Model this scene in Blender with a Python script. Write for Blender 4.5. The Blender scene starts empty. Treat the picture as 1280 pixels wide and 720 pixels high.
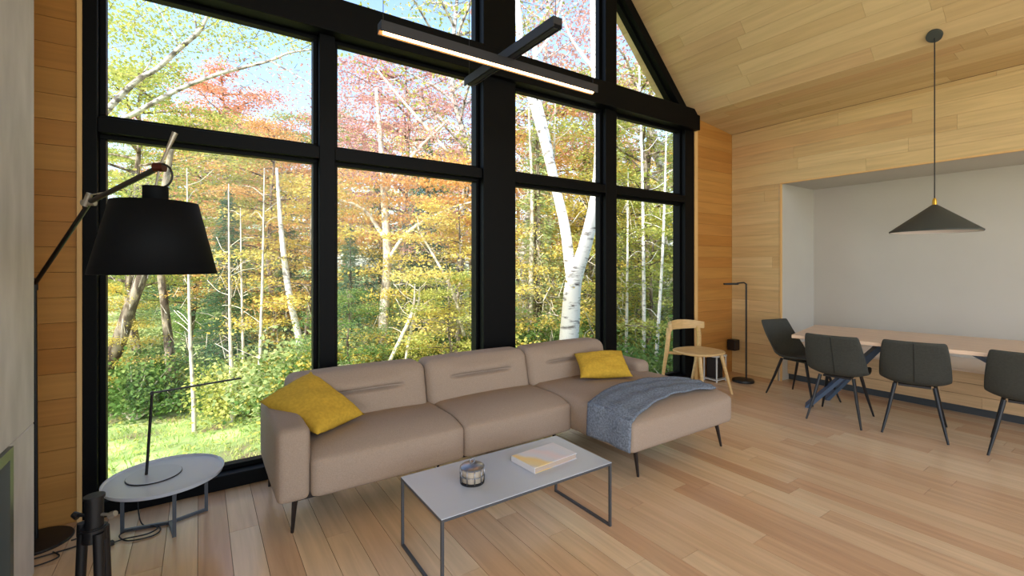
import bpy, bmesh, math, random
import numpy as np
from mathutils import Vector, Matrix
R = math.radians
PI = math.pi
rnd = random.Random(7)
scene = bpy.context.scene
col = scene.collection

# ------------------------------------------------------------------ camera, sky, sun, lights, exposure
cam_data = bpy.data.cameras.new('camera')
cam_data.sensor_width = 36.0
cam_data.lens = 36.0 * 578 / 1280
cam_data.shift_y = -29.3 / 1280
cam_data.clip_start = 0.02
cam_data.clip_end = 400
cam = bpy.data.objects.new('camera', cam_data)
cam.location = (0, 0, 1.35)
cam.rotation_euler = (R(90), 0, R(-34))
col.objects.link(cam)
scene.camera = cam

world = bpy.data.worlds.new('sky')
scene.world = world
world.use_nodes = True
wn = world.node_tree.nodes
wl = world.node_tree.links
sky = wn.new('ShaderNodeTexSky')
sky.sky_type = 'NISHITA'
sky.sun_disc = False
sky.sun_elevation = R(42)
sky.sun_rotation = R(250)
sky.air_density = 1.0
sky.dust_density = 1.5
sky.ozone_density = 1.0
wl.new(sky.outputs[0], wn['Background'].inputs[0])
wn['Background'].inputs[1].default_value = 0.44

def light(name, kind, energy, loc, rot, color=(1, 1, 1), size=None, size_y=None, angle=None):
    d = bpy.data.lights.new(name, kind)
    d.energy = energy
    d.color = color
    if kind == 'AREA':
        d.shape = 'RECTANGLE'
        d.size = size
        d.size_y = size_y
    if angle is not None:
        d.angle = angle
    o = bpy.data.objects.new(name, d)
    o.location = loc
    o.rotation_euler = rot
    col.objects.link(o)
    return o

sun = light('sun', 'SUN', 5.8, (-10, -6, 12), (0, 0, 0), (1.0, 0.93, 0.82), angle=R(1.0))
sun.rotation_euler = Vector((0.74, 0.42, -0.66)).to_track_quat('-Z', 'Y').to_euler()
# unseen fill lamps added behind and left of the camera to brighten the room
light('rear_fill_lamp', 'AREA', 62, (2.6, -3.6, 2.4), (R(90), 0, 0), (0.98, 0.98, 1.0), 5.0, 3.2)
light('side_fill_lamp', 'AREA', 150, (-1.36, -1.4, 1.35), (0, R(-108), 0), (0.98, 0.98, 1.0), 2.4, 3.6)

scene.view_settings.view_transform = 'Standard'
scene.view_settings.look = 'None'
scene.view_settings.gamma = 1
scene.view_settings.use_curve_mapping = False
scene.view_settings.exposure = 0.25

# ------------------------------------------------------------------ materials
def srgb(r, g, b):
    f = lambda v: (v / 255 / 12.92) if v / 255 <= 0.04045 else ((v / 255 + 0.055) / 1.055) ** 2.4
    return (f(r), f(g), f(b), 1)

def mat(name, color, rough=0.6, metal=0.0, spec=0.5, noise=0.0, nscale=30.0, bump=0.0, stretch=(1, 1, 1), **kw):
    m = bpy.data.materials.new(name)
    m.use_nodes = True
    nt = m.node_tree
    b = nt.nodes['Principled BSDF']
    b.inputs['Base Color'].default_value = color
    b.inputs['Roughness'].default_value = rough
    b.inputs['Metallic'].default_value = metal
    b.inputs['Specular IOR Level'].default_value = spec
    for k, v in kw.items():
        b.inputs[k.replace('_', ' ')].default_value = v
    if noise or bump:
        tc = nt.nodes.new('ShaderNodeTexCoord')
        mp = nt.nodes.new('ShaderNodeMapping')
        mp.inputs['Scale'].default_value = stretch
        nz = nt.nodes.new('ShaderNodeTexNoise')
        nz.inputs['Scale'].default_value = nscale
        nz.inputs['Detail'].default_value = 6
        nt.links.new(tc.outputs['Object'], mp.inputs[0])
        nt.links.new(mp.outputs[0], nz.inputs['Vector'])
        if noise:
            mx = nt.nodes.new('ShaderNodeMix')
            mx.data_type = 'RGBA'
            lo = tuple(c * (1 - noise) for c in color[:3]) + (1,)
            hi = tuple(min(1, c * (1 + noise)) for c in color[:3]) + (1,)
            mx.inputs['A'].default_value = lo
            mx.inputs['B'].default_value = hi
            mr = nt.nodes.new('ShaderNodeMapRange')
            mr.inputs['From Min'].default_value = 0.3
            mr.inputs['From Max'].default_value = 0.7
            nt.links.new(nz.outputs['Fac'], mr.inputs['Value'])
            nt.links.new(mr.outputs[0], mx.inputs['Factor'])
            nt.links.new(mx.outputs['Result'], b.inputs['Base Color'])
        if bump:
            bp = nt.nodes.new('ShaderNodeBump')
            bp.inputs['Strength'].default_value = bump
            bp.inputs['Distance'].default_value = 0.004
            nt.links.new(nz.outputs['Fac'], bp.inputs['Height'])
            nt.links.new(bp.outputs[0], b.inputs['Normal'])
    return m

def ramp(nt, stops, interp='LINEAR'):
    r = nt.nodes.new('ShaderNodeValToRGB')
    r.color_ramp.interpolation = interp
    e = r.color_ramp.elements
    e[0].position, e[0].color = stops[0]
    e[1].position, e[1].color = stops[-1]
    for p, c in stops[1:-1]:
        n = e.new(p)
        n.color = c
    return r

def wood(name, tones, grain=(1, 1, 1), rough=0.45, grain_amt=0.35, spec=0.4, bump=0.05):
    """planks: tone from the random number of each plank, grain from a stretched noise in world space"""
    m = bpy.data.materials.new(name)
    m.use_nodes = True
    nt = m.node_tree
    b = nt.nodes['Principled BSDF']
    b.inputs['Roughness'].default_value = rough
    b.inputs['Specular IOR Level'].default_value = spec
    oi = nt.nodes.new('ShaderNodeObjectInfo')
    rp = ramp(nt, [(i / (len(tones) - 1), t) for i, t in enumerate(tones)])
    nt.links.new(oi.outputs['Random'], rp.inputs[0])
    g = nt.nodes.new('ShaderNodeNewGeometry')
    mp = nt.nodes.new('ShaderNodeMapping')
    mp.inputs['Scale'].default_value = grain
    nt.links.new(g.outputs['Position'], mp.inputs[0])
    ad = nt.nodes.new('ShaderNodeVectorMath')
    ad.operation = 'ADD'
    sc = nt.nodes.new('ShaderNodeMath')
    sc.operation = 'MULTIPLY'
    sc.inputs[1].default_value = 57.0
    nt.links.new(oi.outputs['Random'], sc.inputs[0])
    nt.links.new(mp.outputs[0], ad.inputs[0])
    nt.links.new(sc.outputs[0], ad.inputs[1])
    nz = nt.nodes.new('ShaderNodeTexNoise')
    nz.inputs['Scale'].default_value = 1.0
    nz.inputs['Detail'].default_value = 5
    nz.inputs['Distortion'].default_value = 0.6
    nt.links.new(ad.outputs[0], nz.inputs['Vector'])
    mr = nt.nodes.new('ShaderNodeMapRange')
    mr.inputs['From Min'].default_value = 0.3
    mr.inputs['From Max'].default_value = 0.7
    mr.inputs['To Min'].default_value = 1 - grain_amt
    mr.inputs['To Max'].default_value = 1 + grain_amt * 0.5
    nt.links.new(nz.outputs['Fac'], mr.inputs['Value'])
    mul = nt.nodes.new('ShaderNodeVectorMath')
    mul.operation = 'SCALE'
    nt.links.new(rp.outputs[0], mul.inputs[0])
    nt.links.new(mr.outputs[0], mul.inputs['Scale'])
    nt.links.new(mul.outputs[0], b.inputs['Base Color'])
    bp = nt.nodes.new('ShaderNodeBump')
    bp.inputs['Strength'].default_value = bump
    bp.inputs['Distance'].default_value = 0.003
    nt.links.new(nz.outputs['Fac'], bp.inputs['Height'])
    nt.links.new(bp.outputs[0], b.inputs['Normal'])
    return m

def leaf_mat(name, tones, patch=0.6):
    """leaves: one tone per leaf (random per island) blended with larger patches"""
    m = bpy.data.materials.new(name)
    m.use_nodes = True
    nt = m.node_tree
    nt.nodes.remove(nt.nodes['Principled BSDF'])
    out = nt.nodes['Material Output']
    g = nt.nodes.new('ShaderNodeNewGeometry')
    tc = nt.nodes.new('ShaderNodeTexCoord')
    nz = nt.nodes.new('ShaderNodeTexNoise')
    nz.inputs['Scale'].default_value = 0.9
    nz.inputs['Detail'].default_value = 2
    nt.links.new(g.outputs['Position'], nz.inputs['Vector'])
    mx = nt.nodes.new('ShaderNodeMix')
    mx.inputs['Factor'].default_value = patch
    mr = nt.nodes.new('ShaderNodeMapRange')
    mr.inputs['From Min'].default_value = 0.32
    mr.inputs['From Max'].default_value = 0.68
    nt.links.new(nz.outputs['Fac'], mr.inputs['Value'])
    nt.links.new(g.outputs['Random Per Island'], mx.inputs['A'])
    nt.links.new(mr.outputs[0], mx.inputs['B'])
    rp = ramp(nt, [(i / (len(tones) - 1), t) for i, t in enumerate(tones)])
    nt.links.new(mx.outputs['Result'], rp.inputs[0])
    d = nt.nodes.new('ShaderNodeBsdfDiffuse')
    t = nt.nodes.new('ShaderNodeBsdfTranslucent')
    ms = nt.nodes.new('ShaderNodeMixShader')
    ms.inputs[0].default_value = 0.45
    nt.links.new(rp.outputs[0], d.inputs[0])
    nt.links.new(rp.outputs[0], t.inputs[0])
    nt.links.new(d.outputs[0], ms.inputs[1])
    nt.links.new(t.outputs[0], ms.inputs[2])
    nt.links.new(ms.outputs[0], out.inputs[0])
    return m

def bark_mat(name, light_c, dark_c, thr=0.55, sc=(3, 3, 14)):
    m = mat(name, light_c, 0.9, spec=0.1)
    nt = m.node_tree
    g = nt.nodes.new('ShaderNodeNewGeometry')
    mp = nt.nodes.new('ShaderNodeMapping')
    mp.inputs['Scale'].default_value = sc
    nz = nt.nodes.new('ShaderNodeTexNoise')
    nz.inputs['Detail'].default_value = 5
    nz.inputs['Scale'].default_value = 1.0
    nt.links.new(g.outputs['Position'], mp.inputs[0])
    nt.links.new(mp.outputs[0], nz.inputs['Vector'])
    rp = ramp(nt, [(thr - 0.08, light_c), (thr + 0.08, dark_c)])
    nt.links.new(nz.outputs['Fac'], rp.inputs[0])
    nt.links.new(rp.outputs[0], nt.nodes['Principled BSDF'].inputs['Base Color'])
    return m

def glass_mat():
    m = bpy.data.materials.new('window_glass')
    m.use_nodes = True
    nt = m.node_tree
    nt.nodes.remove(nt.nodes['Principled BSDF'])
    tr = nt.nodes.new('ShaderNodeBsdfTransparent')
    gl = nt.nodes.new('ShaderNodeBsdfGlossy')
    gl.inputs['Roughness'].default_value = 0.0
    lw = nt.nodes.new('ShaderNodeLayerWeight')
    lw.inputs['Blend'].default_value = 0.5
    pw_ = nt.nodes.new('ShaderNodeMath')
    pw_.operation = 'POWER'
    pw_.inputs[1].default_value = 5
    nt.links.new(lw.outputs['Facing'], pw_.inputs[0])
    fr = nt.nodes.new('ShaderNodeMath')
    fr.operation = 'MULTIPLY_ADD'
    fr.inputs[1].default_value = 0.45
    fr.inputs[2].default_value = 0.012
    nt.links.new(pw_.outputs[0], fr.inputs[0])
    ms = nt.nodes.new('ShaderNodeMixShader')
    tr.inputs[0].default_value = (0.97, 0.985, 0.98, 1)
    nt.links.new(fr.outputs[0], ms.inputs[0])
    nt.links.new(tr.outputs[0], ms.inputs[1])
    nt.links.new(gl.outputs[0], ms.inputs[2])
    nt.links.new(ms.outputs[0], nt.nodes['Material Output'].inputs[0])
    return m

def emit_mat(name, color, strength):
    m = bpy.data.materials.new(name)
    m.use_nodes = True
    b = m.node_tree.nodes['Principled BSDF']
    b.inputs['Base Color'].default_value = color
    b.inputs['Emission Color'].default_value = color
    b.inputs['Emission Strength'].default_value = strength
    return m

M = {}
M['floor'] = wood('oak_floor', [srgb(216, 184, 148), srgb(226, 198, 162), srgb(206, 168, 132), srgb(230, 204, 168), srgb(214, 178, 142), srgb(192, 152, 118)], (28, 1.6, 28), 0.24, 0.14, 0.55)
M['ceiling'] = wood('oak_ceiling', [srgb(200, 176, 132), srgb(208, 184, 140), srgb(190, 162, 118), srgb(204, 180, 136), srgb(196, 164, 122)], (26, 1.4, 26), 0.55, 0.12, 0.25)
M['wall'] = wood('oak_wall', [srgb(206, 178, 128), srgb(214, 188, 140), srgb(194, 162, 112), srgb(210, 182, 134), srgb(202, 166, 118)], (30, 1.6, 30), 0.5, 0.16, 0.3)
M['wall_u_shaded'] = wood('oak_wall_shaded', [srgb(176, 124, 60), srgb(182, 130, 66), srgb(168, 112, 50), srgb(178, 124, 62)], (1.6, 30, 30), 0.5, 0.14, 0.3)  # same oak as the side wall, shade on the piers put into the colour
M['bench_wood'] = wood('oak_bench', [srgb(200, 168, 128), srgb(208, 178, 138)], (30, 1.6, 30), 0.5, 0.16, 0.3)
M['trim_wood'] = wood('oak_trim', [srgb(214, 172, 112), srgb(218, 178, 120)], (30, 30, 1.6), 0.5, 0.1, 0.3)
M['table_wood'] = wood('pale_oak_table', [srgb(220, 194, 168), srgb(214, 186, 160)], (24, 2.0, 24), 0.4, 0.12, 0.4)
M['gap'] = mat('dark_joint', srgb(92, 62, 36), 0.9)
M['gap_floor'] = mat('dark_floor_joint', srgb(96, 66, 46), 0.9)
M['black_frame'] = mat('black_aluminium', srgb(3, 4, 6), 0.5, spec=0.12)
M['glass'] = glass_mat()
M['plaster'] = mat('white_plaster', srgb(186, 182, 174), 0.85, noise=0.03, nscale=2.0)
M['concrete'] = mat('grey_concrete', srgb(196, 192, 190), 0.75, noise=0.14, nscale=3.0, bump=0.15, stretch=(2.5, 2.5, 0.9))
M['fire_frame'] = mat('fireplace_steel', srgb(120, 124, 118), 0.4, 0.6)
M['soot'] = mat('firebox_black', srgb(6, 6, 9), 0.9, spec=0.03)
M['fabric'] = mat('taupe_sofa_fabric', srgb(160, 143, 128), 0.95, spec=0.1, noise=0.10, nscale=180, bump=0.25)
M['mustard'] = mat('mustard_linen', srgb(196, 160, 60), 0.95, spec=0.1, noise=0.12, nscale=60, bump=0.35, stretch=(1, 1, 1))
M['throw'] = mat('grey_wool_throw', srgb(118, 128, 142), 0.98, spec=0.05, noise=0.35, nscale=90, bump=0.6)
M['black_metal'] = mat('black_metal', srgb(22, 22, 24), 0.45, spec=0.4)
M['bronze_leg'] = mat('dark_bronze_leg', srgb(38, 30, 28), 0.4, 0.3)
M['grey_lacquer'] = mat('grey_lacquered_top', srgb(184, 192, 204), 0.32, spec=0.5)
M['grey_frame'] = mat('grey_steel_frame', srgb(82, 86, 92), 0.4, 0.5)
M['shade'] = mat('black_fabric_shade', srgb(5, 8, 12), 0.7, spec=0.15)
M['shade_in'] = mat('shade_lining', srgb(120, 112, 96), 0.8)
M['wire_black'] = mat('black_cable', srgb(18, 18, 18), 0.5)
M['brass'] = mat('brass', srgb(206, 160, 60), 0.3, 0.9)
M['red_metal'] = mat('dark_red_knob', srgb(80, 34, 22), 0.4, 0.5)
M['steel'] = mat('brushed_steel', srgb(176, 170, 160), 0.35, 0.8)
M['tube_black'] = mat('charcoal_lamp_housing', srgb(44, 44, 48), 0.5, spec=0.35)
M['added_reflector'] = mat('added_glow_reflector', srgb(196, 150, 104), 0.6)  # pale tone strengthens the glow on the added reflectors
M['led'] = emit_mat('warm_led_strip', (1.0, 0.62, 0.30, 1), 11.0)
M['chair_fabric'] = mat('dark_olive_grey_upholstery', srgb(62, 64, 60), 0.8, spec=0.25, noise=0.12, nscale=80, bump=0.1)
M['table_steel'] = mat('blue_grey_powder_coat', srgb(74, 92, 116), 0.45, spec=0.4)
M['pendant'] = mat('charcoal_pendant', srgb(58, 64, 62), 0.6)
M['pendant_in'] = mat('white_pendant_inside', srgb(214, 208, 206), 0.6)
M['pale_oak'] = mat('pale_oak_chair', srgb(206, 172, 118), 0.45, noise=0.12, nscale=14, stretch=(1, 1, 6))
M['white_metal'] = mat('white_metal', srgb(200, 200, 196), 0.4)
M['dark_box'] = mat('black_plastic', srgb(30, 22, 22), 0.5)
M['paper'] = mat('book_pages', srgb(178, 160, 146), 0.9, noise=0.2, nscale=3, stretch=(1, 1, 200))
M['candle_glass'] = mat('smoked_glass_mosaic', srgb(160, 150, 136), 0.15, spec=0.7, noise=0.3, nscale=25)
M['candle_metal'] = mat('silver_filigree', srgb(150, 152, 160), 0.3, 0.9)
M['birch'] = bark_mat('birch_bark', srgb(244, 240, 236), srgb(96, 88, 84), 0.62, (5, 5, 16))
M['grey_birch'] = bark_mat('grey_birch_bark', srgb(214, 206, 200), srgb(110, 102, 98), 0.52, (9, 9, 14))
M['bark'] = bark_mat('grey_bark', srgb(170, 156, 140), srgb(92, 80, 70), 0.5, (9, 9, 3))
M['pale_bark'] = bark_mat('pale_bark', srgb(222, 212, 196), srgb(140, 128, 116), 0.6, (8, 8, 5))
L = {
    'coral': leaf_mat('coral_leaves', [srgb(206, 134, 108), srgb(232, 160, 128), srgb(244, 186, 152), srgb(222, 150, 116), srgb(236, 190, 136)]),
    'pink': leaf_mat('pink_red_leaves', [srgb(180, 124, 122), srgb(214, 158, 150), srgb(232, 186, 172), srgb(204, 152, 156), srgb(226, 178, 136)]),
    'orange': leaf_mat('orange_leaves', [srgb(222, 172, 104), srgb(242, 202, 134), srgb(240, 186, 130), srgb(226, 196, 106), srgb(240, 212, 150)]),
    'gold': leaf_mat('golden_leaves', [srgb(206, 186, 90), srgb(234, 214, 116), srgb(218, 198, 96), srgb(242, 222, 138), srgb(182, 184, 92)]),
    'lime': leaf_mat('yellow_green_leaves', [srgb(140, 162, 80), srgb(186, 196, 108), srgb(212, 206, 118), srgb(160, 180, 92), srgb(220, 198, 120)]),
    'green': leaf_mat('green_leaves', [srgb(84, 118, 68), srgb(122, 150, 86), srgb(100, 136, 74), srgb(156, 174, 102), srgb(92, 124, 78)]),
    'fir': leaf_mat('fir_needles', [srgb(66, 98, 76), srgb(92, 126, 96), srgb(112, 146, 104), srgb(76, 110, 90), srgb(140, 166, 114)]),
    'fir_light': leaf_mat('light_fir_needles', [srgb(142, 164, 110), srgb(184, 198, 130), srgb(162, 182, 124), srgb(206, 210, 142), srgb(150, 174, 126)]),
}
M['grass'] = leaf_mat('grass_blades', [srgb(112, 150, 70), srgb(170, 196, 104), srgb(210, 214, 140), srgb(140, 172, 84)])

# ------------------------------------------------------------------ mesh helpers
def smooth(me, on=True):
    me.polygons.foreach_set('use_smooth', [on] * len(me.polygons))

class MB:
    def __init__(s):
        s.v, s.f = [], []
    def add(s, v, f):
        n = len(s.v)
        s.v += [tuple(p) for p in v]
        s.f += [tuple(i + n for i in q) for q in f]
        return s
    def box(s, x0, x1, y0, y1, z0, z1, mtx=None):
        v = [Vector(p) for p in ((x0, y0, z0), (x1, y0, z0), (x1, y1, z0), (x0, y1, z0), (x0, y0, z1), (x1, y0, z1), (x1, y1, z1), (x0, y1, z1))]
        if mtx:
            v = [mtx @ p for p in v]
        return s.add(v, [(3, 2, 1, 0), (4, 5, 6, 7), (0, 1, 5, 4), (1, 2, 6, 5), (2, 3, 7, 6), (3, 0, 4, 7)])
    def prism(s, poly, axis, a, b):
        """extrude a 2-D polygon along an axis (0=x,1=y,2=z)"""
        def P(p, t):
            if axis == 0: return (t, p[0], p[1])
            if axis == 1: return (p[0], t, p[1])
            return (p[0], p[1], t)
        n = len(poly)
        v = [P(p, a) for p in poly] + [P(p, b) for p in poly]
        f = [tuple(range(n)), tuple(range(2 * n - 1, n - 1, -1))]
        f += [(i, (i + 1) % n, n + (i + 1) % n, n + i) for i in range(n)]
        return s.add(v, f)
    def tube(s, pts, radii, seg=8, caps=True, flat=None):
        pts = [Vector(p) for p in pts]
        if not hasattr(radii, '__len__'):
            radii = [radii] * len(pts)
        v, f = [], []
        prev = None
        for i, p in enumerate(pts):
            d = (pts[min(i + 1, len(pts) - 1)] - pts[max(i - 1, 0)])
            if d.length < 1e-9: d = Vector((0, 0, 1))
            d.normalize()
            if prev is None:
                a = Vector((0, 0, 1)) if abs(d.z) < 0.9 else Vector((1, 0, 0))
                x = d.cross(a).normalized()
            else:
                x = (prev - d * prev.dot(d)).normalized()
            y = d.cross(x)
            prev = x
            for k in range(seg):
                t = 2 * PI * k / seg
                v.append(p + (x * math.cos(t) + y * math.sin(t)) * radii[i])
        for i in range(len(pts) - 1):
            for k in range(seg):
                a, b = i * seg + k, i * seg + (k + 1) % seg
                f.append((a, b, b + seg, a + seg))
        if caps:
            f.append(tuple(range(seg - 1, -1, -1)))
            f.append(tuple((len(pts) - 1) * seg + k for k in range(seg)))
        return s.add(v, f)
    def bar(s, a, b, w, t, up=(0, 0, 1)):
        """rectangular bar from a to b, width w (sideways), thickness t"""
        a, b = Vector(a), Vector(b)
        d = (b - a).normalized()
        side = d.cross(Vector(up))
        if side.length < 1e-4: side = d.cross(Vector((1, 0, 0)))
        side.normalize()
        u = side.cross(d).normalized()
        v = []
        for p in (a, b):
            for sx, sy in ((-1, -1), (1, -1), (1, 1), (-1, 1)):
                v.append(p + side * (sx * w / 2) + u * (sy * t / 2))
        return s.add(v, [(3, 2, 1, 0), (4, 5, 6, 7), (0, 1, 5, 4), (1, 2, 6, 5), (2, 3, 7, 6), (3, 0, 4, 7)])
    def lathe(s, prof, seg=32, c=(0, 0, 0), close=False):
        """profile of (r, z) turned about the z axis through c"""
        v, f = [], []
        for r, z in prof:
            for k in range(seg):
                t = 2 * PI * k / seg
                v.append((c[0] + r * math.cos(t), c[1] + r * math.sin(t), c[2] + z))
        n = len(prof)
        for i in range(n - 1 if not close else n):
            j = (i + 1) % n
            for k in range(seg):
                f.append((i * seg + k, i * seg + (k + 1) % seg, j * seg + (k + 1) % seg, j * seg + k))
        if not close:
            if prof[0][0] > 1e-5: f.append(tuple(range(seg - 1, -1, -1)))
            if prof[-1][0] > 1e-5: f.append(tuple((n - 1) * seg + k for k in range(seg)))
        return s.add(v, f)
    def mesh(s, name):
        me = bpy.data.meshes.new(name)
        me.from_pydata(s.v, [], s.f)
        me.update()
        return me
    def obj(s, name, m, parent=None, sm=False, bevel=0, angle=40, mtx=None):
        me = s.mesh(name)
        bm = bmesh.new()
        bm.from_mesh(me)
        bmesh.ops.recalc_face_normals(bm, faces=bm.faces)
        bm.to_mesh(me)
        bm.free()
        return link(name, me, m, parent, sm, bevel)

def link(name, me, m, parent=None, sm=False, bevel=0):
    o = bpy.data.objects.new(name, me)
    if m is not None and not me.materials:
        me.materials.append(m)
    col.objects.link(o)
    if parent is not None:
        o.parent = parent
        o.matrix_parent_inverse = Matrix.Identity(4)
        o.location = -parent.location if parent.type == 'EMPTY' and parent.rotation_euler.z == 0 and not parent.get('local') else (0, 0, 0)
    if sm:
        smooth(me)
        if sm == 'auto':
            md = o.modifiers.new('edges', 'EDGE_SPLIT')
            md.split_angle = R(40)
    if bevel:
        b = o.modifiers.new('bevel', 'BEVEL')
        b.width = bevel
        b.segments = 2
        b.limit_method = 'ANGLE'
    return o

def thing(name, label, cat, loc=(0, 0, 0), rz=0.0, group=None, local=False):
    o = bpy.data.objects.new(name, None)
    o.empty_display_size = 0.1
    o.location = loc
    o.rotation_euler = (0, 0, rz)
    if local: o['local'] = 1
    col.objects.link(o)
    tag(o, label, cat, group)
    return o

def tag(o, label, cat, group=None, kind=None):
    if label: o['label'] = label
    if cat: o['category'] = cat
    if group: o['group'] = group
    if kind: o['kind'] = kind
    return o

def struct(o, label=None):
    o['kind'] = 'structure'
    if label: o['label'] = label
    return o

def copy_tree(o, parent=None):
    c = o.copy()
    col.objects.link(c)
    if parent is not None: c.parent = parent
    for ch in list(o.children):
        copy_tree(ch, c)
    return c

def softbox(x0, x1, y0, y1, z0, z1, r=0.05, n=10, puff=(0, 0, 0), deform=None, ex=.6):
    """upholstered block: rounded box with bulging faces"""
    bm = bmesh.new()
    bmesh.ops.create_cube(bm, size=2)
    bmesh.ops.subdivide_edges(bm, edges=bm.edges[:], cuts=n, use_grid_fill=True)
    c = Vector(((x0 + x1) / 2, (y0 + y1) / 2, (z0 + z1) / 2))
    h = Vector(((x1 - x0) / 2, (y1 - y0) / 2, (z1 - z0) / 2))
    ih = [max(h[i] - r, 1e-4) for i in range(3)]
    for v in bm.verts:
        q = v.co.copy()
        # concentrate the loops towards the rounded edges
        p = Vector([math.copysign(abs(q[i]) ** ex, q[i]) * h[i] for i in range(3)])
        k = Vector([max(-ih[i], min(ih[i], p[i])) for i in range(3)])
        d = p - k
        if d.length > 1e-6:
            d = d.normalized() * r
        p = k + d
        for i in range(3):
            if puff[i]:
                j, l = [a for a in range(3) if a != i]
                w = (1 - (p[j] / h[j]) ** 2) * (1 - (p[l] / h[l]) ** 2)
                p[i] += puff[i] * max(w, 0) * (p[i] / h[i])
        p = p + c
        v.co = deform(p) if deform else p
    me = bpy.data.meshes.new('soft')
    bm.to_mesh(me)
    bm.free()
    smooth(me)
    return me

unit = MB().box(-.5, .5, -.5, .5, -.5, .5).mesh('plank')
UNITS = {}
def plank(name, m, cx, cy, cz, sx, sy, sz, parent, ry=0.0):
    key = m.name
    if key not in UNITS:
        me = unit.copy()
        me.materials.append(m)
        UNITS[key] = me
    o = bpy.data.objects.new(name, UNITS[key])
    o.location = (cx, cy, cz)
    o.scale = (sx, sy, sz)
    o.rotation_euler = (0, ry, 0)
    o.parent = parent
    col.objects.link(o)
    return o

def runs(a, b, lo, hi, seed):
    r = random.Random(seed)
    out = []
    x = b + r.uniform(0, hi)
    while x > a:
        l = r.uniform(lo, hi)
        s, e = max(a, x - l), min(b, x)
        if e - s > 0.04: out.append((s, e))
        x -= l
    return out

# ------------------------------------------------------------------ room shell (x = along the window, y = towards the window)
WN = 3.29          # inner face of the window wall
WR = 5.57          # right wall
APX, APZ = 2.085, 5.74
KX, KZ = 4.75, 3.075
BACK = -4.0

floor = struct(MB().box(-1.5, WR + .9, BACK, WN + .08, -.12, -.018).obj('floor', M['gap_floor']))
pw = 0.131
cand = []
i = 0
x = -1.45
while x < WR + 0.85:
    for (a, b) in runs(BACK, WN + (0.02), 0.7, 1.9, 100 + i):
        cx, cy = x + pw / 2, (a + b) / 2
        # distance in front of the camera of the plank's far end
        far = max((cx * .559 + b * .829), 0)
        vis = far > 0.9 and abs((cx * .829 - b * .559)) < far * 1.15 + .2
        cand.append((0 if vis else 1, math.hypot(cx, b), cx, cy, b - a))
    x += pw
    i += 1
cand.sort()
rest = MB()
for k, (vz, d, cx, cy, l) in enumerate(cand):
    hgt = -.009 - rnd.uniform(0, .0006)
    if k < 280:
        plank('plank', M['floor'], cx, cy, -.0095 , pw - .0022, l - .002, .019, floor)
    else:
        rest.box(cx - pw / 2 + .001, cx + pw / 2 - .001, cy - l / 2, cy + l / 2, -.019, 0)
o = rest.obj('distant_planks', M['floor'], floor)
o['kind'] = 'stuff'

def slab_poly(pts, y0, y1, name, m):
    return MB().prism(pts, 1, y0, y1).obj(name, m)

# ceiling: two slopes and a flatter strip over the right side wall
t = .06
ceiling = struct(slab_poly([(APX, APZ + .03), (KX + .01, KZ + .03), (WR + .02, 3.01), (WR + .02, 3.2), (KX + .1, KZ + .3), (APX, APZ + .32)], BACK, WN + .3, 'ceiling', M['gap']))
lm = MB().prism([(APX, APZ + .01), (-.58, 3.075), (-1.45, 2.98), (-1.45, 3.2), (-.68, KZ + .3), (APX, APZ + .32)], 1, BACK, WN + .3).obj('left_slope_boards', M['ceiling'], ceiling)
lm['kind'] = 'stuff'
lm.name = 'left_slope'
sl = math.hypot(KX - APX, APZ - KZ)
ang = math.atan2(APZ - KZ, KX - APX)
rows = int(sl / pw) + 1
far_rows = MB()
for i in range(rows):
    s0 = sl - (i + 1) * pw
    sc_ = s0 + pw / 2
    cx = APX + sc_ * math.cos(ang)
    cz = APZ - sc_ * math.sin(ang)
    nx, nz = math.sin(ang), math.cos(ang)
    for (a, b) in runs(BACK if i >= 17 else -0.6, WN + .3, 0.8, 2.2, 300 + i):
        if i < 17:
            plank('ceiling_plank', M['ceiling'], cx + nx * .013, (a + b) / 2, cz + nz * .013, pw - .0012, b - a - .0012, .02, ceiling, ang)
    if i >= 17:
        mt = Matrix.Translation((cx + nx * .013, 0, cz + nz * .013)) @ Matrix.Rotation(ang, 4, 'Y')
        far_rows.box(-pw / 2 + .001, pw / 2 - .001, BACK, WN + .3, -.01, .01, mt)
    else:
        mt = Matrix.Translation((cx + nx * .013, 0, cz + nz * .013)) @ Matrix.Rotation(ang, 4, 'Y')
        far_rows.box(-pw / 2 + .001, pw / 2 - .001, BACK, -.6, -.01, .01, mt)
ang2 = math.atan2(KZ - 2.985, WR - KX)
nrow = 6
w2 = math.hypot(WR - KX, KZ - 2.985) / nrow
for i in range(nrow):
    s_ = (i + .5) * w2
    cx, cz = KX + s_ * math.cos(ang2), KZ - s_ * math.sin(ang2)
    for (a, b) in runs(-1.6, WN, 0.8, 2.2, 400 + i):
        plank('ceiling_plank', M['ceiling'], cx, (a + b) / 2, cz + .012, w2 - .0012, b - a - .0012, .02, ceiling, ang2)
    mt = Matrix.Translation((cx, 0, cz + .012)) @ Matrix.Rotation(ang2, 4, 'Y')
    far_rows.box(-w2 / 2 + .001, w2 / 2 - .001, BACK, -1.6, -.01, .01, mt)
o = far_rows.obj('high_boards', M['ceiling'], ceiling)
o['kind'] = 'stuff'

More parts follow.
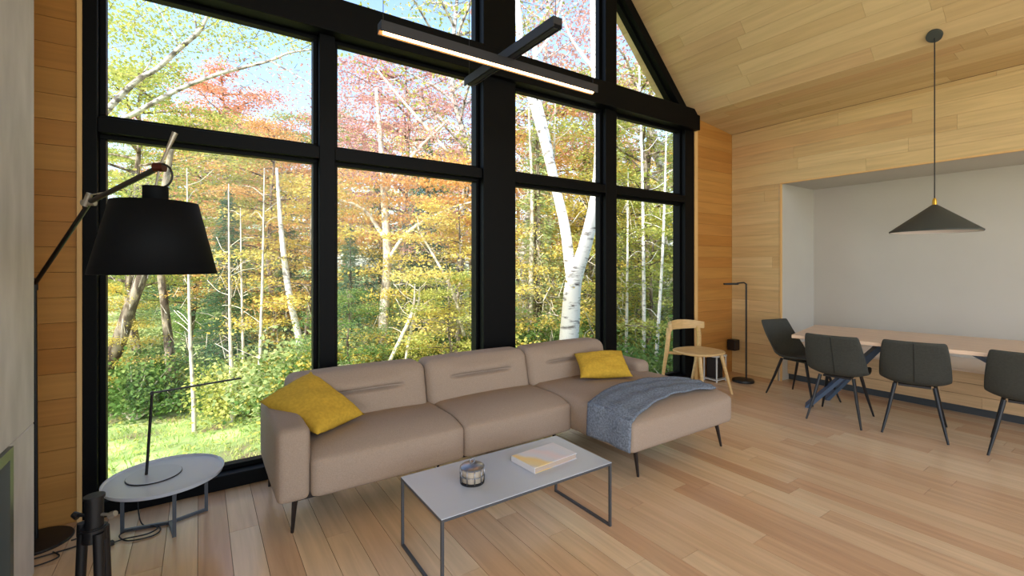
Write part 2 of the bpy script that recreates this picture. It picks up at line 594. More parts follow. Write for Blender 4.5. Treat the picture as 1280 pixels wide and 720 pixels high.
# right wall with the niche
NN, NT, NB = 2.70, 2.29, 6.40      # niche: near the window end, top, back
wr = MB()
wr.box(WR + .02, WR + .12, NN + .02, WN + .1, -.05, 3.05)
wr.box(WR + .02, NB + .1, BACK, NN + .02, NT + .03, 3.05)
wall_right = struct(wr.obj('wall_right', M['gap']))
ph = 0.131
z = 0.0
i = 0
while z < 2.98:
    z1 = min(z + ph, 2.985)
    if z < NT - .01:
        if z1 > NT: 
            z1 = NT
        for (a, b) in runs(NN, WN - .001, 2.0, 3.0, 500 + i):
            plank('wall_plank', M['wall'], WR + .01, (a + b) / 2, (z + z1) / 2, .02, b - a - .001, z1 - z - .0014, wall_right)
    else:
        for (a, b) in runs(-1.2, WN - .001, 0.8, 2.2, 500 + i):
            plank('wall_plank', M['wall'], WR + .01, (a + b) / 2, (z + z1) / 2, .02, b - a - .0012, z1 - z - .0014, wall_right)
    z = z1
    i += 1
wall_niche = struct(MB().box(WR + .0, NB, NN, NN + .02, .0, NT).box(NB, NB + .02, BACK, NN + .02, 0, NT + .02).box(WR + .02, NB, BACK, NN, NT, NT + .02).obj('wall_niche', M['plaster']), 'pale grey plaster lining the dining niche')
struct(MB().box(WR - .004, WR + .02, NN - .012, NN + .006, 0, NT).box(WR - .004, WR + .02, BACK, NN, NT - .008, NT + .006).obj('trim_niche', M['trim_wood']))

# left wall and the wall behind it
struct(MB().box(-1.55, -1.45, BACK, WN + .3, -.05, 3.2).obj('wall_left', M['wall']))

# window wall: wooden piers either side of the glazing
pl = MB().box(-1.45, -.53, WN + .02, WN + .14, -.05, 3.05).obj('wall_window', M['gap'])
struct(pl)
pr = MB().box(4.86, WR + .02, WN + .02, WN + .14, -.05, 3.03).obj('wall_pier', M['gap'])
pr.name = 'wall_window_right'
struct(pr)
z = 0.0
while z < 3.05:
    z1 = min(z + ph, 3.07)
    plank('wall_plank', M['wall_u_shaded'], (-1.45 - .535) / 2, WN + .01, (z + z1) / 2, .915, .02, z1 - z - .002, pl)
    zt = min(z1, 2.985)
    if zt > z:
        plank('wall_plank', M['wall_u_shaded'], (4.85 + WR) / 2, WN + .01, (z + zt) / 2, WR - 4.85, .02, zt - z - .0016, pr)
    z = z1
MB().prism([(4.85, 2.985), (WR, 2.985), (4.85, 3.075)], 1, WN, WN + .02).obj('wall_plank', M['wall_u_shaded'], pr)
struct(MB().box(-.535, -.515, WN - .012, WN + .10, 0, 3.1).obj('trim_1', M['trim_wood']))
struct(MB().box(4.79, 4.85, WN - .006, WN + .10, 0, 3.06).obj('trim_2', M['trim_wood']))

# black glazing frame
GY = WN + .09    # glass plane
def trim(n, mb, m='black_frame', bev=.004):
    return struct(mb.obj('trim_%d' % n, M[m], bevel=bev))
trim(3, MB().box(1.925, 2.244, WN - .02, GY + .10, 0, 5.60))                     # broad centre post
trim(4, MB().box(-.515, 4.80, WN - .07, GY + .08, 2.905, 3.135))                 # cross beam
trim(5, MB().box(-.515, -.455, WN - .005, GY + .08, 0, 2.905))                   # left jamb
trim(6, MB().box(4.62, 4.79, WN + .0, GY + .08, 0, 2.905))                       # right jamb
trim(7, MB().box(.662, .765, WN + .0, GY + .06, 0, 2.905))
trim(8, MB().box(3.345, 3.50, WN + .0, GY + .06, 0, 2.905))
trim(9, MB().box(3.345, 3.50, WN + .0, GY + .06, 3.135, 4.30))
trim(10, MB().box(.662, .80, WN + .0, GY + .06, 3.135, 4.30))
trim(11, MB().box(-.455, 1.925, WN - .03, GY + .06, 0, .085).box(2.244, 4.62, WN - .03, GY + .06, 0, .085))     # sill
for sgn, n in ((1, 12), (-1, 13)):                                                # raking bars under the slopes
    mb = MB()
    X = lambda u: APX + sgn * (u - APX)
    mb.prism([(X(4.74), 3.08), (X(2.085), 5.735), (X(2.085), 5.60), (X(4.60), 3.08)], 1, WN + .0, GY + .06)
    trim(n, mb)
bays = [(-.455, .662), (.765, 1.925), (2.244, 3.345), (3.50, 4.62)]
def sash(mb, x0, x1, z0, z1, w=.028):
    y0, y1 = GY - .035, GY + .03
    mb.box(x0, x1, y0, y1, z0, z0 + w).box(x0, x1, y0, y1, z1 - w, z1).box(x0, x0 + w, y0, y1, z0 + w, z1 - w).box(x1 - w, x1, y0, y1, z0 + w, z1 - w)
for k, (a, b) in enumerate(bays):
    mb = MB()
    sash(mb, a, b, .085, 2.065)
    sash(mb, a, b, 2.14, 2.905)
    mb.box(a, b, WN + .0, GY + .05, 2.062, 2.142)
    w = struct(mb.obj('window_%d' % (k + 1), M['black_frame'], bevel=.003))
    MB().box(a + .02, b - .02, GY - .004, GY + .004, .105, 2.05).obj('pane', M['glass'], w)
    MB().box(a + .02, b - .02, GY - .004, GY + .004, 2.16, 2.89).obj('pane', M['glass'], w)
# gable lights above the beam
gl = [([(.80, 3.135), (1.925, 3.135), (1.925, 5.45), (.80, 4.325)], 5), ([(2.244, 3.135), (3.345, 3.135), (3.345, 4.345), (2.244, 5.45)], 6),
      ([(3.50, 3.135), (4.56, 3.135), (3.50, 4.19)], 7), ([(-.39, 3.135), (.662, 3.135), (.662, 4.19)], 8)]
for poly, k in gl:
    mb = MB()
    c = Vector((sum(p[0] for p in poly) / len(poly), sum(p[1] for p in poly) / len(poly)))
    for i in range(len(poly)):
        a, b = poly[i], poly[(i + 1) % len(poly)]
        mb.bar((a[0], GY, a[1]), (b[0], GY, b[1]), .06, .05, (0, 1, 0))
    w = struct(mb.obj('window_%d' % k, M['black_frame']))
    MB().prism(poly, 1, GY - .004, GY + .004).obj('pane', M['glass'], w)

# concrete chimney breast with firebox at the left
CX = -.60
ch = MB()
ch.box(-1.42, CX, .9, 2.84, .66, 5.0).box(-1.42, CX, 2.52, 2.84, 0, .66).box(-1.42, CX, .9, 1.1, 0, .66).box(-1.42, CX, 1.1, 2.52, 0, .1).box(-1.42, -1.2, 1.1, 2.52, .1, .66)
chimney = struct(ch.obj('wall_chimney', M['concrete'], bevel=.006), 'pale grey trowelled concrete chimney breast')
fb = thing('fireplace_insert', 'steel framed dark firebox opening low in the concrete chimney breast', 'fireplace', (CX, 1.8, .1))
mb = MB()
for a, b, c_, d in ((1.1, 2.52, .62, .66), (1.1, 2.52, .1, .14), (1.1, 1.14, .14, .62), (2.48, 2.52, .14, .62)):
    mb.box(CX - .03, CX + .012, a, b, c_, d)
mb.obj('frame', M['fire_frame'], fb)
MB().box(CX - .58, CX - .03, 1.141, 2.479, .141, .15).box(CX - .58, CX - .57, 1.141, 2.479, .15, .619).box(CX - .57, CX - .03, 2.47, 2.479, .15, .619).box(CX - .57, CX - .03, 1.141, 1.15, .15, .619).obj('firebox', M['soot'], fb)

# wooden bench in the niche
bench = thing('built_in_bench', 'long oak bench built into the niche behind the dining table', 'bench', (5.9, 0, 0))
MB().box(5.76, NB - .002, -2.5, NN - .002, 0, .07).obj('toe_kick', mat('dark_plinth', srgb(54, 60, 66), 0.6), bench)
MB().box(5.745, NB - .002, -2.5, NN - .002, .07, .385).obj('carcass', M['gap'], bench)
for zz in (.072, .177, .282):
    for (a, b) in runs(-2.5, NN - .003, 1.2, 2.2, int(zz * 1000)):
        o = plank('front_plank', M['bench_wood'], 5.737, (a + b) / 2, zz + .051, .016, b - a - .0012, .101, bench)
        o.location.x -= bench.location.x
MB().box(5.70, NB - .002, -2.5, NN - .002, .386, .41).obj('seat_top', mat('pale_bench_top', srgb(214, 196, 178), 0.45), bench, bevel=.003)

# ------------------------------------------------------------------ corner sofa
sofa = thing('corner_sofa', 'large taupe corner sofa with chaise standing along the window wall', 'sofa', (1.8, 2.7, 0))
def sp(name, me, m='fabric'):
    return link(name, me, M[m], sofa)
SB = .195
def seatdef(p):
    # soft crown: the top falls a little to the front edge
    if p.z > .3:
        k = max(0, (2.62 - p.y) / .17)
        p.z -= .03 * min(k, 1) ** 2
    return p
sp('seat_cushion', softbox(.453, 1.302, 2.42, 3.02, SB, .425, .032, 12, (0, .012, .018), seatdef))
sp('seat_cushion', softbox(1.303, 2.138, 2.42, 3.02, SB, .425, .032, 12, (0, .012, .018), seatdef))
def chdef(p):
    if p.z > .3:
        k = max(0, (2.16 - p.y) / .25)
        p.z -= .035 * min(k, 1) ** 2
    return p
sp('chaise_seat', softbox(2.14, 3.24, 1.90, 3.02, SB, .43, .04, 14, (.01, .012, .016), chdef))
def backdef(x0, x1):
    xc, hw = (x0 + x1) / 2, (x1 - x0) / 2
    def f(p):
        front = p.y < 2.96
        if front:
            # stitched horizontal tuck in the middle of each back cushion
            e = max(0, 1 - (abs(p.x - xc) / (hw * .62)) ** 6)
            p.y += .050 * e * math.exp(-((p.z - .570) / .010) ** 2)
            p.y -= .022 * e * math.exp(-((p.z - .615) / .035) ** 2)
        k = (p.z - .40) / .30
        p.y += .07 * k
        return p
    return f
for a, b in ((.42, 1.27), (1.275, 2.115), (2.12, 2.96)):
    me = softbox(a, b, 2.86, 3.08, .36, .69, .06, 44, (0, .012, .008), backdef(a, b), .9)
    sp('back_cushion', me)
def armdef(p):
    return p
sp('armrest', softbox(.30, .452, 2.43, 3.16, .195, .555, .036, 12, (.008, .008, 0)))
sp('armrest', softbox(3.09, 3.25, 2.66, 3.14, .30, .52, .05, 10, (.008, .008, 0)))
# upholstered rear shell behind the cushions
sp('back_shell', softbox(.34, 3.05, 3.06, 3.22, .21, .50, .04, 6))
sp('base_frame', MB().box(.40, 2.08, 2.52, 3.08, .165, .195).box(2.24, 3.14, 2.02, 3.08, .165, .195).mesh('frame'), 'bronze_leg')
def sofa_leg(x, y, dx=0, dy=0):
    mb = MB()
    mb.tube([(x, y, .19), (x + dx * .35, y + dy * .35, .13), (x + dx, y + dy, 0)], [.017, .013, .008], 8)
    mb.box(x - .03, x + .03, y - .03, y + .03, .176, .198)
    mb.obj('leg', M['bronze_leg'], sofa, sm='auto')
for x, y, dx, dy in ((.40, 2.55, -.015, 0), (.36, 3.15, -.01, .01), (1.30, 2.80, 0, 0), (2.12, 2.60, .0, .0), (2.29, 2.00, .02, -.01), (3.17, 2.00, .04, -.02), (3.15, 3.05, .02, .02), (2.2, 3.1, 0, .01), (1.3, 3.1, 0, .01)):
    sofa_leg(x, y, dx, dy)

def pillow(name, label, corners, thick, m, seed=1):
    """cushion from its four corners (a, b, c, d in order) with pinched corners and soft creases"""
    a, b, c, d = [Vector(p) for p in corners]
    ctr = (a + b + c + d) / 4
    nrm = (c - a).cross(d - b).normalized()
    n = 26
    r = random.Random(seed)
    ph = [r.uniform(0, 6) for _ in range(6)]
    v, f = [], []
    for side in (1, -1):
        for j in range(n + 1):
            for i in range(n + 1):
                s, t_ = i / n, j / n
                p = (a * (1 - s) + b * s) * (1 - t_) + (d * (1 - s) + c * s) * t_
                e = max(0, (1 - (2 * s - 1) ** 2)) ** .42 * max(0, (1 - (2 * t_ - 1) ** 2)) ** .42
                # edges pulled in between the corners
                q = (p - ctr)
                pull = .075 * (1 - (2 * s - 1) ** 2) * abs(2 * t_ - 1) ** 3 + .075 * (1 - (2 * t_ - 1) ** 2) * abs(2 * s - 1) ** 3
                p = ctr + q * (1 - pull)
                cr = .0030 * math.sin(60 * t_ + 7 * math.sin(3 * s)) * (1 - s * .4) + .0045 * math.sin(9 * s + 5 * t_ + ph[0]) + .004 * math.sin(14 * t_ - 6 * s + ph[1]) + .003 * math.sin(30 * s * t_ + ph[2])
                v.append(p + nrm * side * (thick / 2 * e + cr * e))
    N = (n + 1) ** 2
    for side in (0, 1):
        for j in range(n):
            for i in range(n):
                q = [side * N + j * (n + 1) + i, side * N + j * (n + 1) + i + 1, side * N + (j + 1) * (n + 1) + i + 1, side * N + (j + 1) * (n + 1) + i]
                f.append(tuple(q) if side == 0 else tuple(reversed(q)))
    mb = MB()
    mb.add(v, f)
    me = mb.mesh(name)
    bm = bmesh.new(); bm.from_mesh(me)
    bmesh.ops.remove_doubles(bm, verts=bm.verts, dist=.0004)
    bmesh.ops.recalc_face_normals(bm, faces=bm.faces)
    bm.to_mesh(me); bm.free()
    o = link(name, me, m, None, True)
    return tag(o, label, 'cushion', 'mustard cushions on the sofa')
pillow('throw_cushion', 'mustard yellow cushion tipped on its corner against the left armrest', [(.27, 2.93, .585), (.56, 3.02, .70), (.80, 2.72, .475), (.50, 2.53, .475)], .15, M['mustard'], 3)
pillow('throw_cushion', 'mustard yellow cushion propped upright at the chaise end', [(2.43, 2.66, .475), (2.835, 2.49, .465), (2.93, 2.70, .63), (2.54, 2.86, .62)], .13, M['mustard'], 5)

# grey throw draped over the chaise
def throw_blanket():
    ns, nt = 70, 24
    v, f = [], []
    for i in range(ns + 1):
        s = i / ns
        L_ = 1.34 * s
        for j in range(nt + 1):
            t_ = j / nt
            # across: near edge swings diagonally
            if L_ < .215:                       # hanging down the left side
                x = 2.118 - .006 * math.sin(t_ * 9) - .012 * (1 - L_ / .215)
                z = .235 + L_
            elif L_ < .27:
                k = (L_ - .215) / .055 * PI / 2
                x = 2.118 + .045 * (1 - math.cos(k))
                z = .45 - .018 + .018 * math.sin(k)
            else:
                x = 2.163 + (L_ - .27) * .92
                z = .456 + .016 * (1 - ((x - 2.69) / .55) ** 2)
            u = (x - 2.12) / 1.12
            u_ = min(max(u, 0), 1)
            y_near = float(np.interp(u_, [0, .26, .5, .75, 1], [1.875, 1.965, 2.02, 2.015, 1.965]))
            y_far = float(np.interp(u_, [0, .3, .66, .83, 1], [2.24, 2.36, 2.37, 2.31, 2.16]))
            y = y_near + (y_far - y_near) * t_
            k = max(0, (2.16 - y) / .25)
            if L_ > .2: z -= .030 * min(k, 1) ** 2
            z += .004 * math.sin(t_ * 17 + s * 5) * (1 if L_ > .27 else .3) + .003 * math.sin(s * 31 + t_ * 4)
            if x > 3.17: z -= (x - 3.17) * .6
            v.append((x, y, z))
    for i in range(ns):
        for j in range(nt):
            a = i * (nt + 1) + j
            f.append((a, a + 1, a + nt + 2, a + nt + 1))
    mb = MB()
    mb.add(v, f)
    o = mb.obj('throw_blanket', M['throw'], None, True)
    sd = o.modifiers.new('thick', 'SOLIDIFY')
    sd.thickness = .012
    sd.offset = 0
    return tag(o, 'grey wool throw draped across the chaise and hanging over its side', 'blanket')
throw_blanket()

# ------------------------------------------------------------------ coffee table, candle jar, book
ct = thing('coffee_table', 'low grey rectangular coffee table on thin metal loop frames', 'coffee table', (1.28, 1.915, 0))
x0, x1, y0, y1, zt = .80, 1.76, 1.69, 2.14, .33
MB().box(x0, x1, y0, y1, zt - .003, zt).obj('tabletop', M['grey_lacquer'], ct)
q = .012
for (xa, sx) in ((x0 + q / 2, 1), (x1 - q / 2, -1)):
    for yy in (y0 + q / 2, y1 - q / 2):
        MB().box(xa - q / 2, xa + q / 2, yy - q / 2, yy + q / 2, 0, zt - .003).obj('leg', M['grey_frame'], ct)
    MB().box(xa - q / 2, xa + q / 2, y0 + q, y1 - q, 0, q).obj('floor_rail', M['grey_frame'], ct)
    MB().box(xa - q / 2, xa + q / 2, y0 + q, y1 - q, zt - .015, zt - .003).obj('top_rail', M['grey_frame'], ct)
for yy in (y0 + q / 2, y1 - q / 2):
    MB().box(x0 + q, x1 - q, yy - q / 2, yy + q / 2, zt - .015, zt - .003).obj('top_rail', M['grey_frame'], ct)

jar = thing('candle_jar', 'round silver and smoked glass candle jar on the coffee table', 'candle holder', (1.06, 1.905, zt))
JX, JY = 1.06, 1.905
MB().lathe([(0, .004), (.050, .004), (.054, .012), (.054, .066), (.050, .070), (.047, .070), (.047, .012), (0, .010)], 32, (JX, JY, zt)).obj('glass_cup', M['candle_glass'], jar, sm='auto')
MB().lathe([(0, 0), (.057, 0), (.058, .010), (.054, .012), (0, .005)], 32, (JX, JY, zt)).obj('base_ring', M['black_metal'], jar, sm='auto')
MB().lathe([(.056, .068), (.057, .075), (.045, .083), (.015, .088), (0, .089), ], 32, (JX, JY, zt)).obj('lid', M['candle_metal'], jar, sm='auto')
mb = MB()
mb.tube([(JX + .012 * math.cos(a), JY, zt + .099 + .012 * math.sin(a)) for a in [i * PI / 8 for i in range(17)]], .0025, 6)
mb.obj('ring_pull', M['candle_metal'], jar, True)
for i in range(10):
    a = i * PI / 5
    ca, sa = math.cos(a), math.sin(a)
    MB().tube([(JX + .0565 * ca, JY + .0565 * sa, zt + .008), (JX + .0575 * ca, JY + .0575 * sa, zt + .04), (JX + .0565 * ca, JY + .0565 * sa, zt + .074)], .0022, 6).obj('wire_rib', M['candle_metal'], jar, True)
mb = MB()
for zz in (.038,):
    mb.tube([(JX + .057 * math.cos(i * PI / 16), JY + .057 * math.sin(i * PI / 16), zt + zz) for i in range(33)], .0022, 6)
mb.obj('wire_band', M['candle_metal'], jar, True)

bk = thing('book', 'closed pale covered art book with yellow patch on the coffee table', 'book', (1.49, 1.905, zt + .001), R(4), local=True)
def cover_mat():
    m = mat('book_cover', srgb(206, 206, 214), 0.45)
    nt = m.node_tree
    tc = nt.nodes.new('ShaderNodeTexCoord')
    sp_ = nt.nodes.new('ShaderNodeSeparateXYZ')
    nt.links.new(tc.outputs['Object'], sp_.inputs[0])
    nz = nt.nodes.new('ShaderNodeTexNoise')
    nz.inputs['Scale'].default_value = 9
    nt.links.new(tc.outputs['Object'], nz.inputs['Vector'])
    m1 = nt.nodes.new('ShaderNodeMath'); m1.operation = 'MULTIPLY_ADD'
    m1.inputs[1].default_value = .09; nt.links.new(nz.outputs['Fac'], m1.inputs[0]); nt.links.new(sp_.outputs['X'], m1.inputs[2])
    m2 = nt.nodes.new('ShaderNodeMath'); m2.operation = 'MULTIPLY_ADD'
    m2.inputs[1].default_value = .45; nt.links.new(sp_.outputs['Y'], m2.inputs[0]); nt.links.new(m1.outputs[0], m2.inputs[2])
    mr = nt.nodes.new('ShaderNodeMapRange')
    mr.inputs['From Min'].default_value = -.16; mr.inputs['From Max'].default_value = .22
    nt.links.new(m2.outputs[0], mr.inputs['Value'])
    rp = ramp(nt, [(0, srgb(226, 222, 216)), (.12, srgb(236, 214, 160)), (.28, srgb(240, 208, 140)), (.38, srgb(212, 214, 222)), (.6, srgb(222, 206, 210)), (.72, srgb(208, 212, 222)), (1, srgb(216, 214, 220))])
    nt.links.new(mr.outputs[0], rp.inputs[0])
    nt.links.new(rp.outputs[0], nt.nodes['Principled BSDF'].inputs['Base Color'])
    return m
cm = cover_mat()
MB().box(-.145, .145, -.093, .093, .026, .029).box(-.145, .145, -.093, .093, 0, .003).obj('cover', cm, bk, bevel=.001)
MB().box(-.148, -.145, -.093, .093, 0, .029).obj('spine', mat('book_spine', srgb(206, 204, 206), .5), bk, bevel=.001)
MB().box(-.1445, .140, -.089, .089, .0035, .0255).obj('pages', M['paper'], bk)

# ------------------------------------------------------------------ round side table with desk lamp
TX, TY, TZ = -.142, 2.885, .295
st = thing('round_side_table', 'round grey tray side table on three thin legs beside the window', 'side table', (TX, TY, 0))
MB().lathe([(0, TZ - .008), (.243, TZ - .008), (.249, TZ + .010), (.246, TZ + .010), (.240, TZ), (0, TZ)], 64, (TX, TY, 0)).obj('tray_top', M['grey_lacquer'], st, sm='auto')
SC = Vector((-.13, 2.99, .008))
feet = [(-.106, 2.84), (.028, 3.04), (-.325, 3.03)]
for fx, fy in feet:
    MB().box(fx - .008, fx + .008, fy - .008, fy + .008, 0, TZ - .008).obj('leg', M['grey_frame'], st)
    MB().bar(SC, (fx, fy, .008), .014, .014).obj('floor_rail', M['grey_frame'], st)

LX, LY = -.19, 2.92
dl = thing('desk_lamp', 'slim black desk lamp with horizontal arm on the round side table', 'lamp', (LX, LY, TZ))
MB().lathe([(0, .0), (.112, .0), (.113, .004), (.112, .008), (0, .008)], 48, (LX, LY, TZ)).obj('base', mat('lamp_base_grey', srgb(176, 184, 196), .35), dl, sm='auto')
MB().lathe([(.100, .0), (.1145, .0), (.1145, .0055), (.100, .0055)], 48, (LX, LY, TZ), close=True).obj('base_shadow_ring', M['black_metal'], dl, sm='auto')  # black ring stands in for the shadow along the edge of the base
PX, PY = -.222, 2.93
MB().tube([(PX, PY, TZ + .008), (PX + .005, PY, TZ + .09), (PX + .022, PY + .005, .70)], .0065, 8).obj('post', M['black_metal'], dl, sm='auto')
MB().bar((PX + .015, PY + .005, .705), (.19, 3.0, .713), .016, .007).obj('arm', M['black_metal'], dl)
MB().tube([(PX + .022, PY - .006, .705), (PX + .022, PY + .016, .705)], .009, 10).obj('hinge', M['black_metal'], dl, sm='auto')

def cable(name, label, pts, r=.003, group=None):
    # smooth curve through the points
    P_ = [Vector(p) for p in pts]
    out = []
    for i in range(len(P_) - 1):
        p0, p1, p2, p3 = P_[max(i - 1, 0)], P_[i], P_[i + 1], P_[min(i + 2, len(P_) - 1)]
        for k in range(6):
            t_ = k / 6
            out.append(.5 * ((2 * p1) + (-p0 + p2) * t_ + (2 * p0 - 5 * p1 + 4 * p2 - p3) * t_ ** 2 + (-p0 + 3 * p1 - 3 * p2 + p3) * t_ ** 3))
    out.append(P_[-1])
    o = MB().tube(out, r, 6).obj(name, M['wire_black'], None, True)
    return tag(o, label, 'cable', group)
cable('power_cable', 'thin black cable coiled on the floor under the round side table',
      [(-.26, 3.09, .24), (-.27, 3.10, .12), (-.25, 3.06, .006), (-.17, 2.97, .005), (-.19, 2.90, .005), (-.29, 2.91, .006), (-.33, 2.99, .01), (-.24, 3.02, .012), (-.18, 2.96, .011), (-.22, 2.92, .011), (-.32, 2.94, .006), (-.40, 2.90, .006)], .0032)
sw = tag(MB().bar((-.40, 2.90, .011), (-.345, 2.925, .011), .026, .02).obj('cable_switch', M['wire_black'], bevel=.004), 'small black inline switch lying on the floor near the round side table', 'switch')

# ------------------------------------------------------------------ big arm floor lamp at the left
BX, BY = -.655, 3.145
al = thing('arm_floor_lamp', 'tall black floor lamp with jointed arm and large drum shade', 'floor lamp', (BX, BY, 0))
MB().lathe([(0, 0), (.132, 0), (.134, .006), (.130, .012), (.02, .016), (0, .016)], 48, (BX, BY, 0)).obj('base', M['black_metal'], al, sm='auto')
j0 = Vector((-.675, 3.20, 1.254)); j1 = Vector((-.394, 2.68, 1.622)); j2 = Vector((-.118, 2.03, 1.690))
MB().tube([(-.664, 3.17, .012), j0], .0085, 10).obj('mast', M['black_metal'], al, sm='auto')
MB().tube([j0 - (j1 - j0) * .03, j1], .0095, 10).obj('lower_arm', M['black_metal'], al, sm='auto')
MB().tube([j1 - (j2 - j1) * .03, j2], .0105, 10).obj('upper_arm', M['black_metal'], al, sm='auto')
MB().tube([j1 + Vector((-.02, .0, -.02)), j1 + Vector((.0, -.01, .035))], .012, 10).tube([j1 + Vector((-.028, .012, -.005)), j1 + Vector((.018, -.012, -.005))], .013, 10).tube([j1 + Vector((.0, 0, .03)), j1 + Vector((.05, -.0, .045))], .003, 6).obj('elbow_clamp', M['steel'], al, sm='auto')
MB().tube([j0 + Vector((0, 0, -.03)), j0 + Vector((0, 0, .03))], .013, 10).obj('mast_clamp', M['black_metal'], al, sm='auto')
MB().tube([j2 + Vector((-.014, .008, 0)), j2 + Vector((.014, -.008, 0))], .016, 12).obj('pivot_knob', M['red_metal'], al, sm='auto')
hh = j2 + Vector((.045, -.015, .125))
MB().tube([j2, hh - (hh - j2) * .5], .0045, 8).tube([hh - (hh - j2) * .5, hh], [.0055, .0095], 10).obj('grip', M['steel'], al, sm='auto')
SX, SY, SZ = -.128, 2.018, 1.318
MB().tube([j2, (SX, SY, SZ + .30)], .0035, 8).obj('stem', M['steel'], al, sm='auto')
MB().tube([(SX, SY, SZ + .248), (SX, SY, SZ + .302)], .037, 32).obj('shade_cap', M['shade'], al, sm='auto')
sh = MB().lathe([(.181, 0), (.124, .247), (.036, .250)], 64, (SX, SY, SZ))
sh.f = [q for q in sh.f if len(q) < 30]
so = sh.obj('lamp_shade', M['shade'], al, True)
sd = so.modifiers.new('thick', 'SOLIDIFY'); sd.thickness = .004; sd.offset = -1
MB().lathe([(0, .10), (.02, .11), (.03, .14), (.018, .175), (.014, .21), (.014, .245), (0, .245)], 20, (SX, SY, SZ)).obj('bulb', M['pendant_in'], al, True)
pts = []
for i in range(13):
    a = -PI / 2 + i * PI / 12
    pts.append(Vector((SX, SY, SZ + .34)) + Vector((.83, -.56, 0)) * (.022 + .036 * math.cos(a)) + Vector((0, 0, -.04 * math.sin(a))))
MB().tube(pts, .0035, 8).obj('shade_cord', M['wire_black'], al, True)
cable('power_cable', 'black cable looping on the floor by the arm lamp base',
      [(-.52, 3.06, .01), (-.46, 3.07, .006), (-.48, 3.00, .005), (-.58, 2.98, .005), (-.68, 2.96, .005), (-.62, 2.90, .005), (-.54, 2.93, .005), (-.57, 2.99, .008)], .0035)
ab = MB().box(-.475, -.405, 3.06, 3.10, 0, .035).obj('power_adapter', M['black_metal'], bevel=.006)
tag(ab, 'small black power adapter on the floor beside the arm lamp base', 'adapter')

# ------------------------------------------------------------------ folded camera tripod in the left foreground
QX, QY = -.285, 2.005
tp = thing('folded_tripod', 'black folded tripod standing in the left foreground', 'tripod', (QX, QY, 0))
rt = Vector((.829, -.559, 0)); fw = Vector((.559, .829, 0))
C0 = Vector((QX, QY, 0))
MB().tube([C0 + Vector((0, 0, .50)), C0 + Vector((0, 0, .592))], .024, 20).tube([C0 + Vector((0, 0, .592)), C0 + Vector((0, 0, .600))], .028, 20).obj('centre_column', M['black_metal'], tp, sm='auto')
MB().tube([C0 + Vector((0, 0, .455)), C0 + Vector((0, 0, .50))], [.032, .030], 20).tube([C0 + Vector((0, 0, .49)), C0 + Vector((0, 0, .497))], .035, 20).obj('collar', M['black_metal'], tp, sm='auto')
for k, a in enumerate((200, 330, 80)):
    d = rt * math.cos(R(a)) + fw * math.sin(R(a))
    p0 = C0 + d * .030
    lowz = (.28, .33, .30)[k]
    leg = MB().tube([p0 + Vector((0, 0, .485)), p0 + d * .008 + Vector((0, 0, lowz))], [.0145, .0135], 12).obj('leg', M['black_metal'], tp, sm='auto')
    MB().tube([p0 + d * .008 + Vector((0, 0, lowz)), p0 + d * .02 + Vector((0, 0, .015))], .0095, 10).obj('lower_tube', M['black_metal'], leg, sm='auto')
    MB().tube([p0 + d * .02 + Vector((0, 0, .0)), p0 + d * .02 + Vector((0, 0, .025))], [.014, .012], 10).obj('rubber_foot', M['wire_black'], leg, sm='auto')
for s_, zz in ((-1, .535), (1, .538)):
    p = C0 + rt * s_ * .024 + Vector((0, 0, zz))
    MB().tube([p, p + rt * s_ * .03, ], .005, 8).tube([p + rt * s_ * .028 + Vector((0, 0, -.004)), p + rt * s_ * .045 + Vector((0, 0, .004))], [.012, .009], 10).obj('knob', M['steel'] if s_ > 0 else M['black_metal'], tp, sm='auto')
MB().tube([C0 - rt * .04 + Vector((0, 0, .51)), C0 - rt * .042 + Vector((0, 0, .47))], .013, 10).obj('lock_lever', M['black_metal'], tp, sm='auto')

# ------------------------------------------------------------------ crossed linear pendants
def linear_lamp(label, a, b, lit, z, ztop):
    a, b = Vector(a), Vector(b)
    o = thing('linear_pendant_lamp', label, 'pendant lamp', ((a.x + b.x) / 2, (a.y + b.y) / 2, z), group='crossed linear pendant lamps')
    w = .062
    d = (b - a).normalized()
    sdv = Vector((-d.y, d.x, 0))
    hb = MB().bar((a.x, a.y, z + .006), (b.x, b.y, z + .006), w, .040)
    for q_ in (1, -1):
        e0, e1 = a + sdv * q_ * (w / 2 - .003), b + sdv * q_ * (w / 2 - .003)
        hb.bar((e0.x, e0.y, z - .022), (e1.x, e1.y, z - .022), .006, .016)
    hb.obj('housing', M['tube_black'], o)
    if lit:
        e = .02
        for q_ in (1, -1):
            o1, o2 = sdv * q_ * .0065, sdv * q_ * (w / 2 - .006)
            rz = Vector((0, 0, 1))
            v_ = [a + o1 + rz * (z - .015), b + o1 + rz * (z - .015), b + o2 + rz * (z - .0285), a + o2 + rz * (z - .0285)]
            MB().add(v_ + [p_ + rz * .001 for p_ in v_], [(0, 1, 2, 3), (7, 6, 5, 4), (0, 4, 5, 1), (1, 5, 6, 2), (2, 6, 7, 3), (3, 7, 4, 0)]).obj('added_reflector', M['added_reflector'], o)  # sloped strips added to catch the warm glow under the housing
        MB().bar((a.x + d.x * e, a.y + d.y * e, z - .022), (b.x - d.x * e, b.y - d.y * e, z - .022), .013, .016).obj('led_strip', M['led'], o)
    else:
        e = .02
        MB().bar((a.x + d.x * e, a.y + d.y * e, z - .0265), (b.x - d.x * e, b.y - d.y * e, z - .0265), .03, .004).obj('diffuser', M['tube_black'], o)
    for p in (a + d * .02, b - d * .02):
        zc = APZ - abs(p.x - APX) - .02
        MB().tube([(p.x, p.y, z + .02), (p.x, p.y, zc)], .0018, 6).obj('suspension_wire', M['wire_black'], o)
    return o
linear_lamp('lit linear pendant with glowing warm strip hanging parallel to the window', (.785, 2.415, 0), (2.35, 2.42, 0), True, 2.605, 0)
